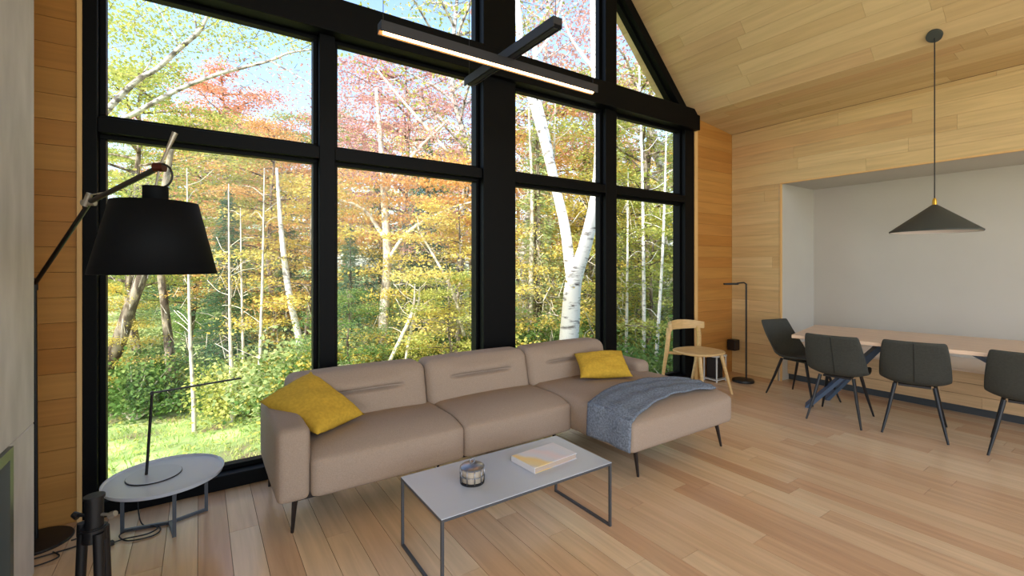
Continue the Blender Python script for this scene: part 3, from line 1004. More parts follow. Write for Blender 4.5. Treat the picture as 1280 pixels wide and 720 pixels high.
linear_lamp('unlit dark linear pendant crossing above the glowing one', (1.60, 1.93, 0), (1.60, 2.94, 0), False, 2.66, 0)

# ------------------------------------------------------------------ dining group
dr = R(-12)
dt = thing('dining_table', 'long pale oak dining table on slanted blue grey steel legs', 'dining table', (4.405, 2.04, 0), -dr, local=True)
dt.rotation_euler = (0, 0, R(12))
# local frame: +x across the table towards the bench, -y along the table
TL, TW, TT = 2.35, .95, .72
MB().box(0, TW, -TL, 0, TT - .03, TT).obj('tabletop', M['table_wood'], dt, bevel=.003)
def slant(x, y_foot, y_top, xt):
    w, th = .085, .03
    mb = MB()
    mb.bar((x, y_foot, .004), (xt, y_top, TT - .032), .10, .03, (0, -1, .7))
    return mb.obj('leg', M['table_steel'], dt)
slant(.38, -.04, -.62, .32)
slant(.80, -.12, -.62, .66)
slant(.20, -TL + .10, -1.12, .32)
slant(.80, -TL + .12, -1.12, .66)
MB().box(.22, .76, -.74, -.56, TT - .045, TT - .03).box(.22, .76, -1.20, -1.02, TT - .045, TT - .03).box(.44, .52, -1.1, -.6, TT - .045, TT - .03).obj('mounting_plate', M['table_steel'], dt)

def dining_chair(first=[None]):
    pass
def build_chair():
    root = thing('dining_chair', '', 'chair', (0, 0, 0), 0, 'dark upholstered dining chairs around the table', local=True)
    # shell, local +x = forward; profile of the seat and back centre line
    prof = [(.235, .405), (.225, .42), (.16, .417), (.05, .402), (-.06, .392), (-.135, .40), (-.180, .43), (-.210, .50), (-.245, .58), (-.282, .66), (-.325, .745), (-.330, .76)]
    wid = [.17, .185, .200, .215, .222, .222, .222, .220, .214, .205, .192, .182]
    n = 12
    v, f = [], []
    for i, ((px, pz), w) in enumerate(zip(prof, wid)):
        j0_, j1_ = max(i - 1, 0), min(i + 1, len(prof) - 1)
        tx, tz = prof[j1_][0] - prof[j0_][0], prof[j1_][1] - prof[j0_][1]
        l = math.hypot(tx, tz)
        nx, nz = -tz / l, tx / l     # pointing to the sitter's side
        if nz < 0 and i < 4: nx, nz = -nx, -nz
        nx, nz = (abs(tz) / l, abs(tx) / l)
        wing = .022 + .050 * math.exp(-((i - 6.0) / 1.9) ** 2)
        for k in range(n + 1):
            s = 2 * k / n - 1
            e = abs(s) ** 3
            v.append((px + nx * wing * e, s * w, pz + nz * wing * e * (1.0 if i < 8 else .5)))
    for i in range(len(prof) - 1):
        for k in range(n):
            a = i * (n + 1) + k
            f.append((a, a + 1, a + n + 2, a + n + 1))
    mb = MB(); mb.add(v, f)
    o = mb.obj('seat_shell', M['chair_fabric'], root, True)
    sd = o.modifiers.new('thick', 'SOLIDIFY'); sd.thickness = .020; sd.offset = 0
    ss = o.modifiers.new('soft', 'SUBSURF'); ss.levels = 1; ss.render_levels = 1
    # stitched seam down the back
    MB().tube([(p[0] - .0115 if i > 5 else p[0], 0, p[1] - (.0 if i > 5 else .012)) for i, p in enumerate(prof) if i >= 6][:-1], .0028, 6).obj('back_seam', mat('seam_thread', srgb(30, 32, 28), .8) if 'seam_thread' not in bpy.data.materials else bpy.data.materials['seam_thread'], root, True)
    MB().box(-.12, .14, -.10, .10, .372, .388).obj('under_frame', M['black_metal'], root)
    for sx, sy in ((1, 1), (1, -1), (-1, 1), (-1, -1)):
        MB().tube([(sx * .13 + .01, sy * .12, .385), (sx * .19 + .01, sy * .155, .19), (sx * .255 + .01, sy * .195, 0)], [.014, .012, .0075], 8).obj('leg', M['black_metal'], root, sm='auto')
    return root
ch0 = build_chair()
for i, (x, y, a, lab) in enumerate((
        (5.07, 2.255, -103, 'dark grey dining chair at the head of the table nearest the window'),
        (4.67, 1.76, 9, 'dark grey dining chair on the near side, closest to the table end by the window'),
        (4.83, 1.29, 14, 'dark grey dining chair in the middle of the near side, below the cone pendant'),
        (4.89, .67, 8, 'dark grey dining chair cut by the right edge of the photo'))):
    c = ch0 if i == 0 else copy_tree(ch0)
    c.location = (x, y, 0)
    c.rotation_euler = (0, 0, R(a))
    c['label'] = lab

# cone pendant above the table
GX, GY_ = 4.70, 1.135
zc = KZ + (KX - GX) - .0
pd = thing('cone_pendant_lamp', 'charcoal cone pendant with brass neck hanging over the dining table', 'pendant lamp', (GX, GY_, 1.60))
pr_ = [(.352, .0), (.352, .012), (.018, .205), (.0, .21)]
mb = MB().lathe([(.272, .0), (.275, .010), (.016, .212), (.0, .214)], 64, (GX, GY_, 1.60))
mb.f = [q for q in mb.f if len(q) < 30]
mb.obj('shade', M['pendant'], pd, sm='auto')
mb = MB().lathe([(.268, .001), (.267, .008), (.016, .200), (.0, .203)], 64, (GX, GY_, 1.60))
mb.f = [q for q in mb.f if len(q) < 30]
mb.obj('shade_lining', M['pendant_in'], pd, sm='auto')
MB().lathe([(.0, .212), (.014, .212), (.014, .245), (.008, .262), (0, .262)], 16, (GX, GY_, 1.60)).obj('brass_neck', M['brass'], pd, sm='auto')
MB().tube([(GX, GY_, 1.862), (GX, GY_, zc)], .004, 8).obj('cord', M['wire_black'], pd, sm='auto')
cnp = MB().tube([(0, 0, 0), (0, 0, .02)], .050, 32).obj('canopy', M['pendant'], pd, sm='auto')
cnp.location = Vector((GX, GY_, zc - .006)) - Vector((0.012, 0, 0.012)) - pd.location
cnp.rotation_euler = (0, R(45), 0)

# ------------------------------------------------------------------ pale oak armchair by the window
oc = thing('oak_lounge_chair', 'pale oak chair with curved backrest and round seat by the window corner', 'chair', (4.40, 2.97, 0), R(0), local=True)
oc.rotation_euler = (0, 0, R(-96))
# local: +x forward
def seat_mesh():
    n = 40
    top, bot = [], []
    for k in range(n):
        a = 2 * PI * k / n
        ex = .24 * math.copysign(abs(math.cos(a)) ** .8, math.cos(a))
        ey = .255 * math.copysign(abs(math.sin(a)) ** .8, math.sin(a))
        top.append((ex, ey))
    v, f = [], []
    rings = [(0.0, .428), (.5, .430), (.85, .436), (.97, .438), (1.0, .431), (.97, .415), (.7, .408), (0.0, .408)]
    for s, zz in rings:
        for p in top: v.append((p[0] * max(s, .001), p[1] * max(s, .001), zz))
    for i in range(len(rings) - 1):
        for k in range(n):
            f.append((i * n + k, i * n + (k + 1) % n, (i + 1) * n + (k + 1) % n, (i + 1) * n + k))
    return MB().add(v, f)
seat_mesh().obj('seat', M['pale_oak'], oc, True)
for sx, sy in ((1, 1), (1, -1)):
    MB().tube([(.15, sy * .16, .41), (.24, sy * .215, 0)], [.021, .013], 10).obj('leg', M['pale_oak'], oc, sm='auto')
for sy in (1, -1):
    MB().tube([(-.30, sy * .235, 0), (-.245, sy * .245, .25), (-.205, sy * .25, .43), (-.195, sy * .243, .55), (-.20, sy * .222, .665)], [.013, .019, .024, .024, .028], 10).obj('rear_leg', M['pale_oak'], oc, sm='auto')
    MB().tube([(-.22, sy * .24, .40), (-.08, sy * .17, .405)], [.016, .016], 8).obj('side_rail', M['pale_oak'], oc, sm='auto')
# curved backrest: broad band
v, f = [], []
nb = 24
for k in range(nb + 1):
    a = R(-66) + R(132) * k / nb
    cx, cy = -.04 - .25 * math.cos(a), .285 * math.sin(a)
    hgt = .085 - .03 * abs(math.sin(a)) ** 2
    zc_ = .672 + .012 * math.cos(a)
    th = .016
    d = Vector((-math.cos(a), math.sin(a), 0))
    for (r_, h_) in ((-th, -hgt), (th, -hgt * .8), (th, hgt * .8), (-th, hgt)):
        v.append(Vector((cx, cy, zc_ + h_ * .62)) + d * r_)
for k in range(nb):
    for q_ in range(4):
        a, b = k * 4 + q_, k * 4 + (q_ + 1) % 4
        f.append((a, b, b + 4, a + 4))
f.append((3, 2, 1, 0)); f.append(tuple(nb * 4 + q_ for q_ in range(4)))
MB().add(v, f).obj('backrest', M['pale_oak'], oc, sm='auto', bevel=.006)

# slim black reading lamp in the corner
RX, RY = 5.19, 2.93
rl = thing('reading_lamp', 'slim black reading lamp standing on a round base near the niche edge', 'floor lamp', (RX, RY, 0))
MB().lathe([(0, 0), (.115, 0), (.118, .012), (.112, .030), (.02, .034), (0, .034)], 40, (RX, RY, 0)).obj('base', M['black_metal'], rl, sm='auto')
MB().tube([(RX + .03, RY - .02, .03), (RX + .03, RY - .02, 1.13)], .0095, 10).obj('post', M['black_metal'], rl, sm='auto')
MB().tube([(RX + .03, RY - .02, 1.125), (RX + .01, RY - .005, 1.142), (RX - .06, RY + .04, 1.135)], .008, 8).obj('arm', M['black_metal'], rl, sm='auto')
MB().bar((RX - .05, RY + .035, 1.128), (RX - .19, RY + .115, 1.126), .05, .022).obj('lamp_head', M['black_metal'], rl, bevel=.006)

# little white stand with black speaker things in the corner
ws = thing('white_stand', 'small white metal stand tucked in the corner behind the oak chair', 'stand', (4.98, 3.14, 0))
MB().box(4.88, 5.08, 3.06, 3.24, .285, .305).obj('shelf', M['white_metal'], ws)
for xx in (4.89, 5.07):
    for yy in (3.07, 3.23):
        MB().tube([(xx, yy, 0), (xx, yy, .285)], .009, 8).obj('leg', M['white_metal'], ws, sm='auto')
MB().box(4.88, 5.08, 3.06, 3.24, .02, .032).obj('lower_shelf', M['white_metal'], ws)
bx = thing('subwoofer', 'black boxy speaker standing inside the small white corner stand', 'speaker', (4.98, 3.15, .033))
MB().box(4.915, 5.045, 3.09, 3.22, .033, .265).obj('cabinet', M['dark_box'], bx, bevel=.008)
MB().tube([(4.98, 3.092, .15), (4.98, 3.086, .15)], .045, 20).obj('driver', M['wire_black'], bx, sm='auto')
gz_ = thing('flat_device', 'small flat black device lying on top of the white corner stand', 'device', (5.02, 3.12, .305))
MB().box(4.96, 5.07, 3.08, 3.18, .3055, .335).obj('body', M['dark_box'], gz_, bevel=.006)
MB().tube([(5.0, 3.12, .335), (5.0, 3.12, .341)], .012, 12).obj('button', M['black_metal'], gz_, sm='auto')
sk = thing('wall_speaker', 'small dark cube mounted low in the corner of the oak wall', 'speaker', (5.5, 3.24, .27))
MB().box(5.43, 5.54, 3.17, 3.27, .29, .42).obj('body', M['dark_box'], sk, bevel=.006)
MB().box(5.46, 5.51, 3.27, 3.2895, .32, .39).obj('bracket', M['black_metal'], sk)

# ------------------------------------------------------------------ outside: garden and autumn woods
GZ = -1.2
CA, SA = math.sin(R(56)), math.cos(R(56))      # .829, .559
def at(px, Zd):
    """a bearing (photo column) and a distance turned into a place on the ground"""
    X = (px - 640) / 578 * Zd
    return X * CA + Zd * SA, -X * SA + Zd * CA
def gz(x, y):
    # the ground falls gently into the woods and rises again behind
    d = max(0, y - 4)
    return GZ - .035 * min(d, 10) + .06 * max(0, d - 10) + .06 * math.sin(x * .9) * math.cos(y * .7)
def h_at(px, py, Zd):
    return 1.35 + (330.7 - py) * Zd / 578

# ground
n = 90
v, f = [], []
for j in range(n + 1):
    for i in range(n + 1):
        x = -30 + 75 * i / n
        y = WN + .35 + 50 * (j / n) ** 1.6
        v.append((x, y, gz(x, y)))
for j in range(n):
    for i in range(n):
        a = j * (n + 1) + i
        f.append((a, a + 1, a + n + 2, a + n + 1))
gm = mat('mossy_lawn', srgb(150, 170, 100), 1.0, spec=0.0)
nt = gm.node_tree
g_ = nt.nodes.new('ShaderNodeNewGeometry')
nz_ = nt.nodes.new('ShaderNodeTexNoise'); nz_.inputs['Scale'].default_value = 1.3; nz_.inputs['Detail'].default_value = 8
nt.links.new(g_.outputs['Position'], nz_.inputs['Vector'])
rp_ = ramp(nt, [(.30, srgb(130, 112, 92)), (.42, srgb(140, 156, 100)), (.52, srgb(166, 190, 118)), (.62, srgb(200, 208, 148)), (.72, srgb(176, 160, 116))])
nt.links.new(nz_.outputs['Fac'], rp_.inputs[0])
nt.links.new(rp_.outputs[0], nt.nodes['Principled BSDF'].inputs['Base Color'])
MB().add(v, f)
mb = MB(); mb.add(v, f)
lawn = mb.obj('ground', gm, None, True)
struct(lawn)
lawn.name = 'ground'
struct(MB().box(-30, 45, -30, WN + .36, GZ - .3, GZ - .02).obj('ground', gm))

def quads_mesh(name, ctr, ax, ay, fold=0.0):
    """many small leaves at once: ctr, half axes (numpy N x 3)"""
    N = len(ctr)
    V = np.empty((N, 4, 3), np.float32)
    V[:, 0] = ctr - ax
    V[:, 1] = ctr - ay * .9 + ax * .1
    V[:, 2] = ctr + ax
    V[:, 3] = ctr + ay * .9 + ax * .1
    me = bpy.data.meshes.new(name)
    me.vertices.add(N * 4)
    me.vertices.foreach_set('co', V.ravel())
    me.loops.add(N * 4)
    me.loops.foreach_set('vertex_index', np.arange(N * 4, dtype=np.int32))
    me.polygons.add(N)
    me.polygons.foreach_set('loop_start', np.arange(0, N * 4, 4, dtype=np.int32))
    me.polygons.foreach_set('loop_total', np.full(N, 4, np.int32))
    me.update(calc_edges=True)
    return me

def rand_axes(rg, N, size, tilt):
    """random leaf axes, normals near vertical by (1 - tilt)"""
    nrm = rg.normal(size=(N, 3)) * tilt
    nrm[:, 2] += 1
    nrm /= np.linalg.norm(nrm, axis=1)[:, None]
    r = rg.normal(size=(N, 3))
    ax = np.cross(nrm, r); ax /= np.linalg.norm(ax, axis=1)[:, None]
    ay = np.cross(nrm, ax)
    s = (size * rg.uniform(.6, 1.3, N))[:, None]
    return ax * s, ay * s * .75

def skeleton(rg, H, r0, crown_lo, crown_r, nb, droop=.0, up=.35, lean=(0, 0)):
    """trunk and limbs; returns the mesh builder and points along the limbs where leaves sit"""
    mb = MB()
    pts, rad = [], []
    ox = oy = 0
    for i in range(9):
        t_ = i / 8
        pts.append((lean[0] * t_ * H + ox, lean[1] * t_ * H + oy, H * t_))
        ox += rg.normal() * .015 * H; oy += rg.normal() * .015 * H
        rad.append(r0 * (1 - t_) ** .8 + .012)
    mb.tube(pts, rad, 8)
    P = []
    for b in range(nb):
        t_ = crown_lo + (1 - crown_lo) * ((b + .5) / nb) * .97
        k = min(int(t_ * 8), 7)
        a, c = Vector(pts[k]), Vector(pts[k + 1])
        base = a.lerp(c, t_ * 8 - k)
        ang = b * 2.4 + rg.uniform(-.4, .4)
        ln = crown_r * (.45 + .75 * math.sin(PI * min(1, (t_ - crown_lo) / (1 - crown_lo) * .85 + .18))) * rg.uniform(.75, 1.1)
        d = Vector((math.cos(ang), math.sin(ang), 0))
        bp = [base]
        for q in range(1, 5):
            s = q / 4
            bp.append(base + d * ln * s + Vector((rg.normal() * .05, rg.normal() * .05, ln * (up * s - droop * s * s))))
        mb.tube(bp, [max(.008, r0 * .35 * (1 - s / 4.4)) for s in range(5)], 5)
        for s in (.3, .45, .6, .75, .9, 1.0):
            q = min(int(s * 4), 3)
            P.append((bp[q].lerp(bp[q + 1], s * 4 - q), ln, d))
            # side twigs
            for sd_ in (-1, 1):
                tw = P[-1][0] + Vector((-d.y, d.x, 0)) * sd_ * ln * .32 * rg.uniform(.5, 1.2) + d * ln * .1 + Vector((0, 0, rg.normal() * .08))
                if rg.uniform() < .5: mb.tube([P[-1][0], tw], [.010, .004], 3, False)
                P.append((tw, ln, d))
    return mb, P

def leafy(name, seed, H, r0, lo, cr, nb, per, size, rad, flat, tilt=.5, **kw):
    rg = np.random.default_rng(seed)
    mb, P = skeleton(rg, H, r0, lo, cr, nb, **kw)
    C_ = []
    for p, ln, d in P:
        k = int(per * rg.uniform(.6, 1.4))
        q = rg.normal(size=(k, 3)) * (rad, rad, flat)
        C_.append(q + np.array(p))
    C_ = np.concatenate(C_)
    ax, ay = rand_axes(rg, len(C_), size, tilt)
    return mb.mesh(name + '_wood'), quads_mesh(name + '_leaves', C_, ax, ay)

def fir(name, seed, H, base_r, lo, n_whorl, sparse=1.0):
    """conifer: drooping boughs in whorls, carrying narrow needle sprays"""
    rg = np.random.default_rng(seed)
    mb = MB()
    mb.tube([(0, 0, 0), (0, 0, H * .5), (0, 0, H)], [.022 * H ** .9, .014 * H ** .9, .01], 8)
    C_, AX, AY = [], [], []
    for w in range(n_whorl):
        t_ = lo + (1 - lo) * w / n_whorl
        z = H * t_
        R_ = base_r * (1 - t_) ** .85 * rg.uniform(.8, 1.12) + .12
        nb = 7
        a0 = rg.uniform(0, 6.3)
        for b in range(nb):
            a = a0 + 2 * PI * b / nb + rg.normal() * .15
            d = np.array([math.cos(a), math.sin(a), 0]); sd = np.array([-d[1], d[0], 0])
            L_ = R_ * rg.uniform(.6, 1.2)
            z = H * t_ + rg.normal() * .10
            mb.tube([(0, 0, z), tuple(d * L_ * .6 + [0, 0, z - .10 * L_]), tuple(d * L_ + [0, 0, z - .12 * L_])], [.012, .008, .003], 3, False)
            k = int(max(12, 74 * L_ * sparse))
            s = rg.uniform(.12, 1.0, k)
            wdt = .5 * L_ * (1 - s * .75) * rg.uniform(-1, 1, k)
            c = d[None] * (L_ * s)[:, None] + sd[None] * wdt[:, None]
            c[:, 2] = z - .16 * L_ * s + .03 * L_ * s ** 2 + rg.normal(size=k) * .07 - np.abs(wdt) * .2
            dirn = d[None] * .8 + sd[None] * np.sign(wdt)[:, None] * .6 + rg.normal(size=(k, 3)) * .22
            dirn[:, 2] -= .22
            dirn /= np.linalg.norm(dirn, axis=1)[:, None]
            up = np.cross(dirn, rg.normal(size=(k, 3)) + [0, 0, 0]); up /= np.linalg.norm(up, axis=1)[:, None]
            sz = rg.uniform(.04, .085, k)[:, None]
            C_.append(c); AX.append(dirn * sz); AY.append(up * sz * .28)
    return mb.mesh(name + '_wood'), quads_mesh(name + '_needles', np.concatenate(C_), np.concatenate(AX), np.concatenate(AY))

def bush(name, seed, r, h, n, size):
    rg = np.random.default_rng(seed)
    mb = MB()
    tips = []
    for k in range(26):
        a = rg.uniform(0, 6.3); e = rg.uniform(.2, 1)
        tip = Vector((math.cos(a) * r * e, math.sin(a) * r * e, h * rg.uniform(.4, 1) * (1.15 - .5 * e)))
        mb.tube([(0, 0, 0), tip * .5 + Vector((0, 0, .1 * h)), tip], [.014, .009, .003], 4, False)
        tips.append(np.array(tip)); tips.append(np.array(tip) * .65 + [0, 0, .05])
    idx = rg.integers(0, len(tips), n)
    C_ = np.array(tips)[idx] + rg.normal(size=(n, 3)) * (r * .2, r * .2, h * .10)
    C_[:, 2] = np.abs(C_[:, 2])
    ax, ay = rand_axes(rg, n, size, .7)
    return mb.mesh(name + '_wood'), quads_mesh(name + '_leaves', C_, ax, ay)

V = {
    'maple': [leafy('maple_a', 1, 8.5, .11, .28, 2.3, 34, 46, .038, .24, .055, up=.28, droop=.12), leafy('maple_b', 2, 8.5, .10, .22, 2.5, 36, 46, .038, .26, .05, up=.2, droop=.1)],
    'birch': [leafy('birch_a', 3, 11, .12, .38, 2.2, 30, 10, .045, .26, .12, up=.7, droop=.15, tilt=1.2), leafy('birch_b', 4, 11, .09, .42, 1.8, 26, 8, .045, .28, .14, up=.8, droop=.1, tilt=1.2)],
    'low': [leafy('young_a', 5, 5.0, .05, .12, 1.7, 26, 42, .034, .2, .05, up=.12, droop=.08), leafy('young_b', 6, 5.0, .05, .15, 1.5, 24, 38, .032, .2, .05, up=.2, droop=.1)],
    'fir': [fir('fir_a', 7, 8.5, 1.9, .04, 42), fir('fir_b', 8, 8.0, 1.5, .05, 40)],
    'fir_thin': [fir('fir_c', 9, 9, 1.2, .12, 36, .8)],
    'bush': [bush('bush_a', 10, .8, 1.0, 5200, .030), bush('bush_b', 11, .7, .8, 4600, .028)],
}
CNT = {}
def tree(name, label, kind, leaf, px, Zd, scale=1.0, bark='bark', rz=None, zs=1.0, group=None, var=None, cat='tree'):
    x, y = at(px, Zd)
    k = CNT.get(kind, 0); CNT[kind] = k + 1
    wood_, leaves = V[kind][(k if var is None else var) % len(V[kind])]
    o = thing(name, label, cat, (x, y, gz(x, y) - .05), rnd.uniform(0, 6.28) if rz is None else rz, group, local=True)
    o.scale = (scale, scale, scale * zs)
    for nm, me, mm in ((('trunk' if cat == 'tree' else 'stems'), wood_, M[bark]), ('foliage', leaves, L[leaf])):
        c = bpy.data.objects.new(nm, me)
        if not me.materials: me.materials.append(None)
        c.parent = o
        col.objects.link(c)
        c.material_slots[0].link = 'OBJECT'
        c.material_slots[0].material = mm
        if nm == 'foliage': c['kind'] = 'stuff'
    return o

def stem_tree(name, label, lines, bark, group=None, cat='tree'):
    """bare trunks and limbs that the photograph shows clearly; lines = [(parts name, [(px, py, distance, width px)])]"""
    p0 = lines[0][1][0]
    x, y = at(p0[0], p0[2])
    o = thing(name, label, cat, (x, y, gz(x, y)), 0, group)
    for nm, pts in lines:
        P_, r_ = [], []
        for (px, py, Zd, w) in pts:
            u, n_ = at(px, Zd)
            P_.append(Vector((u, n_, h_at(px, py, Zd))))
            r_.append(max(.0045, w * Zd / 578 / 2))
        # resample smoothly
        Q, rr = [], []
        for i in range(len(P_) - 1):
            a0, a1, a2, a3 = P_[max(i - 1, 0)], P_[i], P_[i + 1], P_[min(i + 2, len(P_) - 1)]
            for k in range(4):
                t_ = k / 4
                Q.append(.5 * ((2 * a1) + (-a0 + a2) * t_ + (2 * a0 - 5 * a1 + 4 * a2 - a3) * t_ ** 2 + (-a0 + 3 * a1 - 3 * a2 + a3) * t_ ** 3))
                rr.append(r_[i] * (1 - t_) + r_[i + 1] * t_)
        Q.append(P_[-1]); rr.append(r_[-1])
        MB().tube(Q, rr, 10).obj(nm, M[bark], o, True)
    return o

def leaves_on(parent, leaf, pts, per, rad, size, seed, flat=.5):
    rg = np.random.default_rng(seed)
    C_ = []
    for (px, py, Zd) in pts:
        u, n_ = at(px, Zd)
        C_.append(rg.normal(size=(per, 3)) * (rad, rad, rad * flat) + [u, n_, h_at(px, py, Zd)])
    C_ = np.concatenate(C_)
    ax, ay = rand_axes(rg, len(C_), size, 1.0)
    o = link('foliage', quads_mesh('foliage', C_, ax, ay), L[leaf], parent)
    o['kind'] = 'stuff'
    return o

# the clear trunks
tb = stem_tree('twin_birch', 'bright white forked birch behind the right half of the sofa', [
    ('trunk', [(706, 520, 8, 26), (710, 440, 8, 25), (713, 400, 8, 24), (717, 352, 8, 21), (730, 312, 8, 17), (741, 268, 8, 16), (748, 225, 8, 15), (750, 170, 8, 14), (746, 100, 8, 13), (743, 30, 8, 11), (742, -60, 8, 9)]),
    ('limb', [(716, 356, 8, 16), (712, 330, 8.0, 14), (706, 284, 7.9, 13), (696, 240, 7.9, 12), (684, 190, 7.8, 12), (670, 140, 7.8, 11), (655, 90, 7.8, 10), (648, 20, 7.8, 8), (640, -60, 7.8, 6)]),
    ('limb', [(700, 255, 7.9, 9), (692, 215, 8.1, 9), (682, 165, 8.2, 9), (672, 118, 8.2, 8), (668, 40, 8.2, 6)]),
    ('limb', [(747, 190, 8, 9), (758, 130, 8.1, 9), (762, 60, 8.1, 7), (770, -20, 8.1, 6)]),
    ('twig', [(745, 90, 8, 5), (715, 50, 8, 3), (700, 10, 8, 2)]), ('twig', [(655, 90, 7.8, 4), (690, 40, 7.9, 3), (705, -10, 8, 2)])], 'birch')
leaves_on(tb, 'pink', [(660 + 14 * i, 10 + (i * 37) % 95, 8.2 + (i % 3) * .3) for i in range(14)], 150, .32, .026, 21)
lb = stem_tree('leaning_birch', 'grey leaning birch outside the left pane, seen under the drum shade', [
    ('trunk', [(118, 540, 8.5, 20), (124, 481, 8.5, 19), (146, 434, 8.5, 17), (164, 380, 8.5, 14), (178, 345, 8.5, 12), (192, 300, 8.5, 10), (205, 240, 8.5, 8), (215, 180, 8.5, 6)])], 'bark')
cb = stem_tree('arching_birch', 'white birch limbs arching up across the sky in the top left pane', [
    ('trunk', [(20, 420, 7, 17.2), (50, 300, 7, 14.5), (90, 210, 7, 11.2), (112, 165, 7, 9.2)]),
    ('limb', [(105, 180, 7, 7.9), (132, 140, 7, 7.3), (172, 100, 7, 6.6), (195, 87, 7, 5.9), (225, 60, 7, 5.9), (247, 41, 7, 5.3), (257, 25, 7, 4.0), (272, -10, 7, 2.6)]),
    ('limb', [(112, 168, 7, 6.6), (160, 146, 7, 5.9), (200, 124, 7, 5.9), (230, 109, 7, 5.3), (275, 92, 7, 4.6), (337, 76, 7, 3.3), (362, 66, 7, 2.6), (405, 60, 7, 1.7)]),
    ('twig', [(275, 92, 7, 2.0), (310, 112, 7, 1.5), (345, 130, 7, 1.0)]), ('twig', [(337, 76, 7, 2.0), (372, 95, 7, 1.3), (395, 110, 7, 1.0)]),
    ('twig', [(225, 60, 7, 2.0), (210, 30, 7, 1.3), (190, 0, 7, 1.3)]), ('twig', [(245, 42, 7, 2.0), (245, 30, 7, 2.0), (240, 10, 7, 1.3)]), ('twig', [(172, 100, 7, 2.0), (190, 70, 7, 1.3), (170, 40, 7, 1.3)])], 'grey_birch')
leaves_on(cb, 'lime', [(130 + (i * 53) % 275, 8 + (i * 29) % 50, 7 + (i % 4) * .2) for i in range(46)], 90, .32, .024, 22)
leaves_on(cb, 'lime', [(122 + (i * 31) % 75, 10 + (i * 41) % 150, 7.1 + (i % 4) * .2) for i in range(22)], 60, .28, .032, 24)
leaves_on(cb, 'pink', [(270 + (i * 47) % 130, 70 + (i * 17) % 75, 7.2) for i in range(14)], 40, .25, .022, 23)
rq = random.Random(9)
tw = MB()
for i in range(90):
    px, py, Zd = rq.uniform(125, 400), rq.uniform(-10, 120), 7 + rq.uniform(-.3, .6)
    a_, b_ = at(px, Zd), at(px + rq.uniform(-45, 45), Zd)
    tw.tube([(a_[0], a_[1], h_at(0, py, Zd)), (b_[0], b_[1], h_at(0, py + rq.uniform(-22, 26), Zd))], [.005, .0025], 3, False)
o = tw.obj('twigs', M['bark'], cb)
o['kind'] = 'stuff'
stem_tree('slim_birch', 'slim pale birch leaning left beside the left mullion above the cushion', [
    ('trunk', [(392, 520, 9, 10), (380, 461, 9, 10), (372, 415, 9, 8), (363, 376, 9, 8), (356, 330, 9, 7), (350, 270, 9, 5), (346, 210, 9, 3)])], 'birch')
stem_tree('grey_trunk', 'broad grey trunk standing deep in the woods right of the drum shade', [
    ('trunk', [(218, 540, 10, 13), (216, 499, 10, 12), (212, 440, 10, 11), (206, 383, 10, 9), (200, 330, 10, 8), (196, 240, 10, 6)])], 'bark')
mm_ = stem_tree('mottled_maple', 'mottled maple trunk with orange crown behind the second pane', [
    ('trunk', [(484, 520, 9.5, 13), (480, 440, 9.5, 12), (479, 400, 9.5, 12), (483, 350, 9.5, 11), (484, 315, 9.5, 10), (480, 250, 9.5, 8), (476, 180, 9.5, 6), (470, 110, 9.5, 4)]),
    ('limb', [(483, 330, 9.5, 5), (510, 290, 9.4, 5), (560, 262, 9.2, 3), (600, 250, 9.1, 2)]), ('limb', [(482, 300, 9.5, 6), (455, 262, 9.5, 4), (425, 250, 9.5, 3)]),
    ('limb', [(480, 240, 9.5, 5), (520, 190, 9.5, 4), (560, 150, 9.5, 3)]), ('limb', [(560, 190, 9.3, 4), (520, 145, 9.3, 3.5), (490, 110, 9.3, 3), (470, 85, 9.3, 2)])], 'pale_bark')
leaves_on(mm_, 'orange', [(430 + (i * 61) % 168, 205 + (i * 23) % 115, 9.0 + (i % 5) * .25) for i in range(56)], 150, .30, .032, 31, .22)
leaves_on(mm_, 'pink', [(424 + (i * 43) % 172, 105 + (i * 29) % 95, 9.2 + (i % 5) * .25) for i in range(44)], 85, .32, .028, 32, .5)
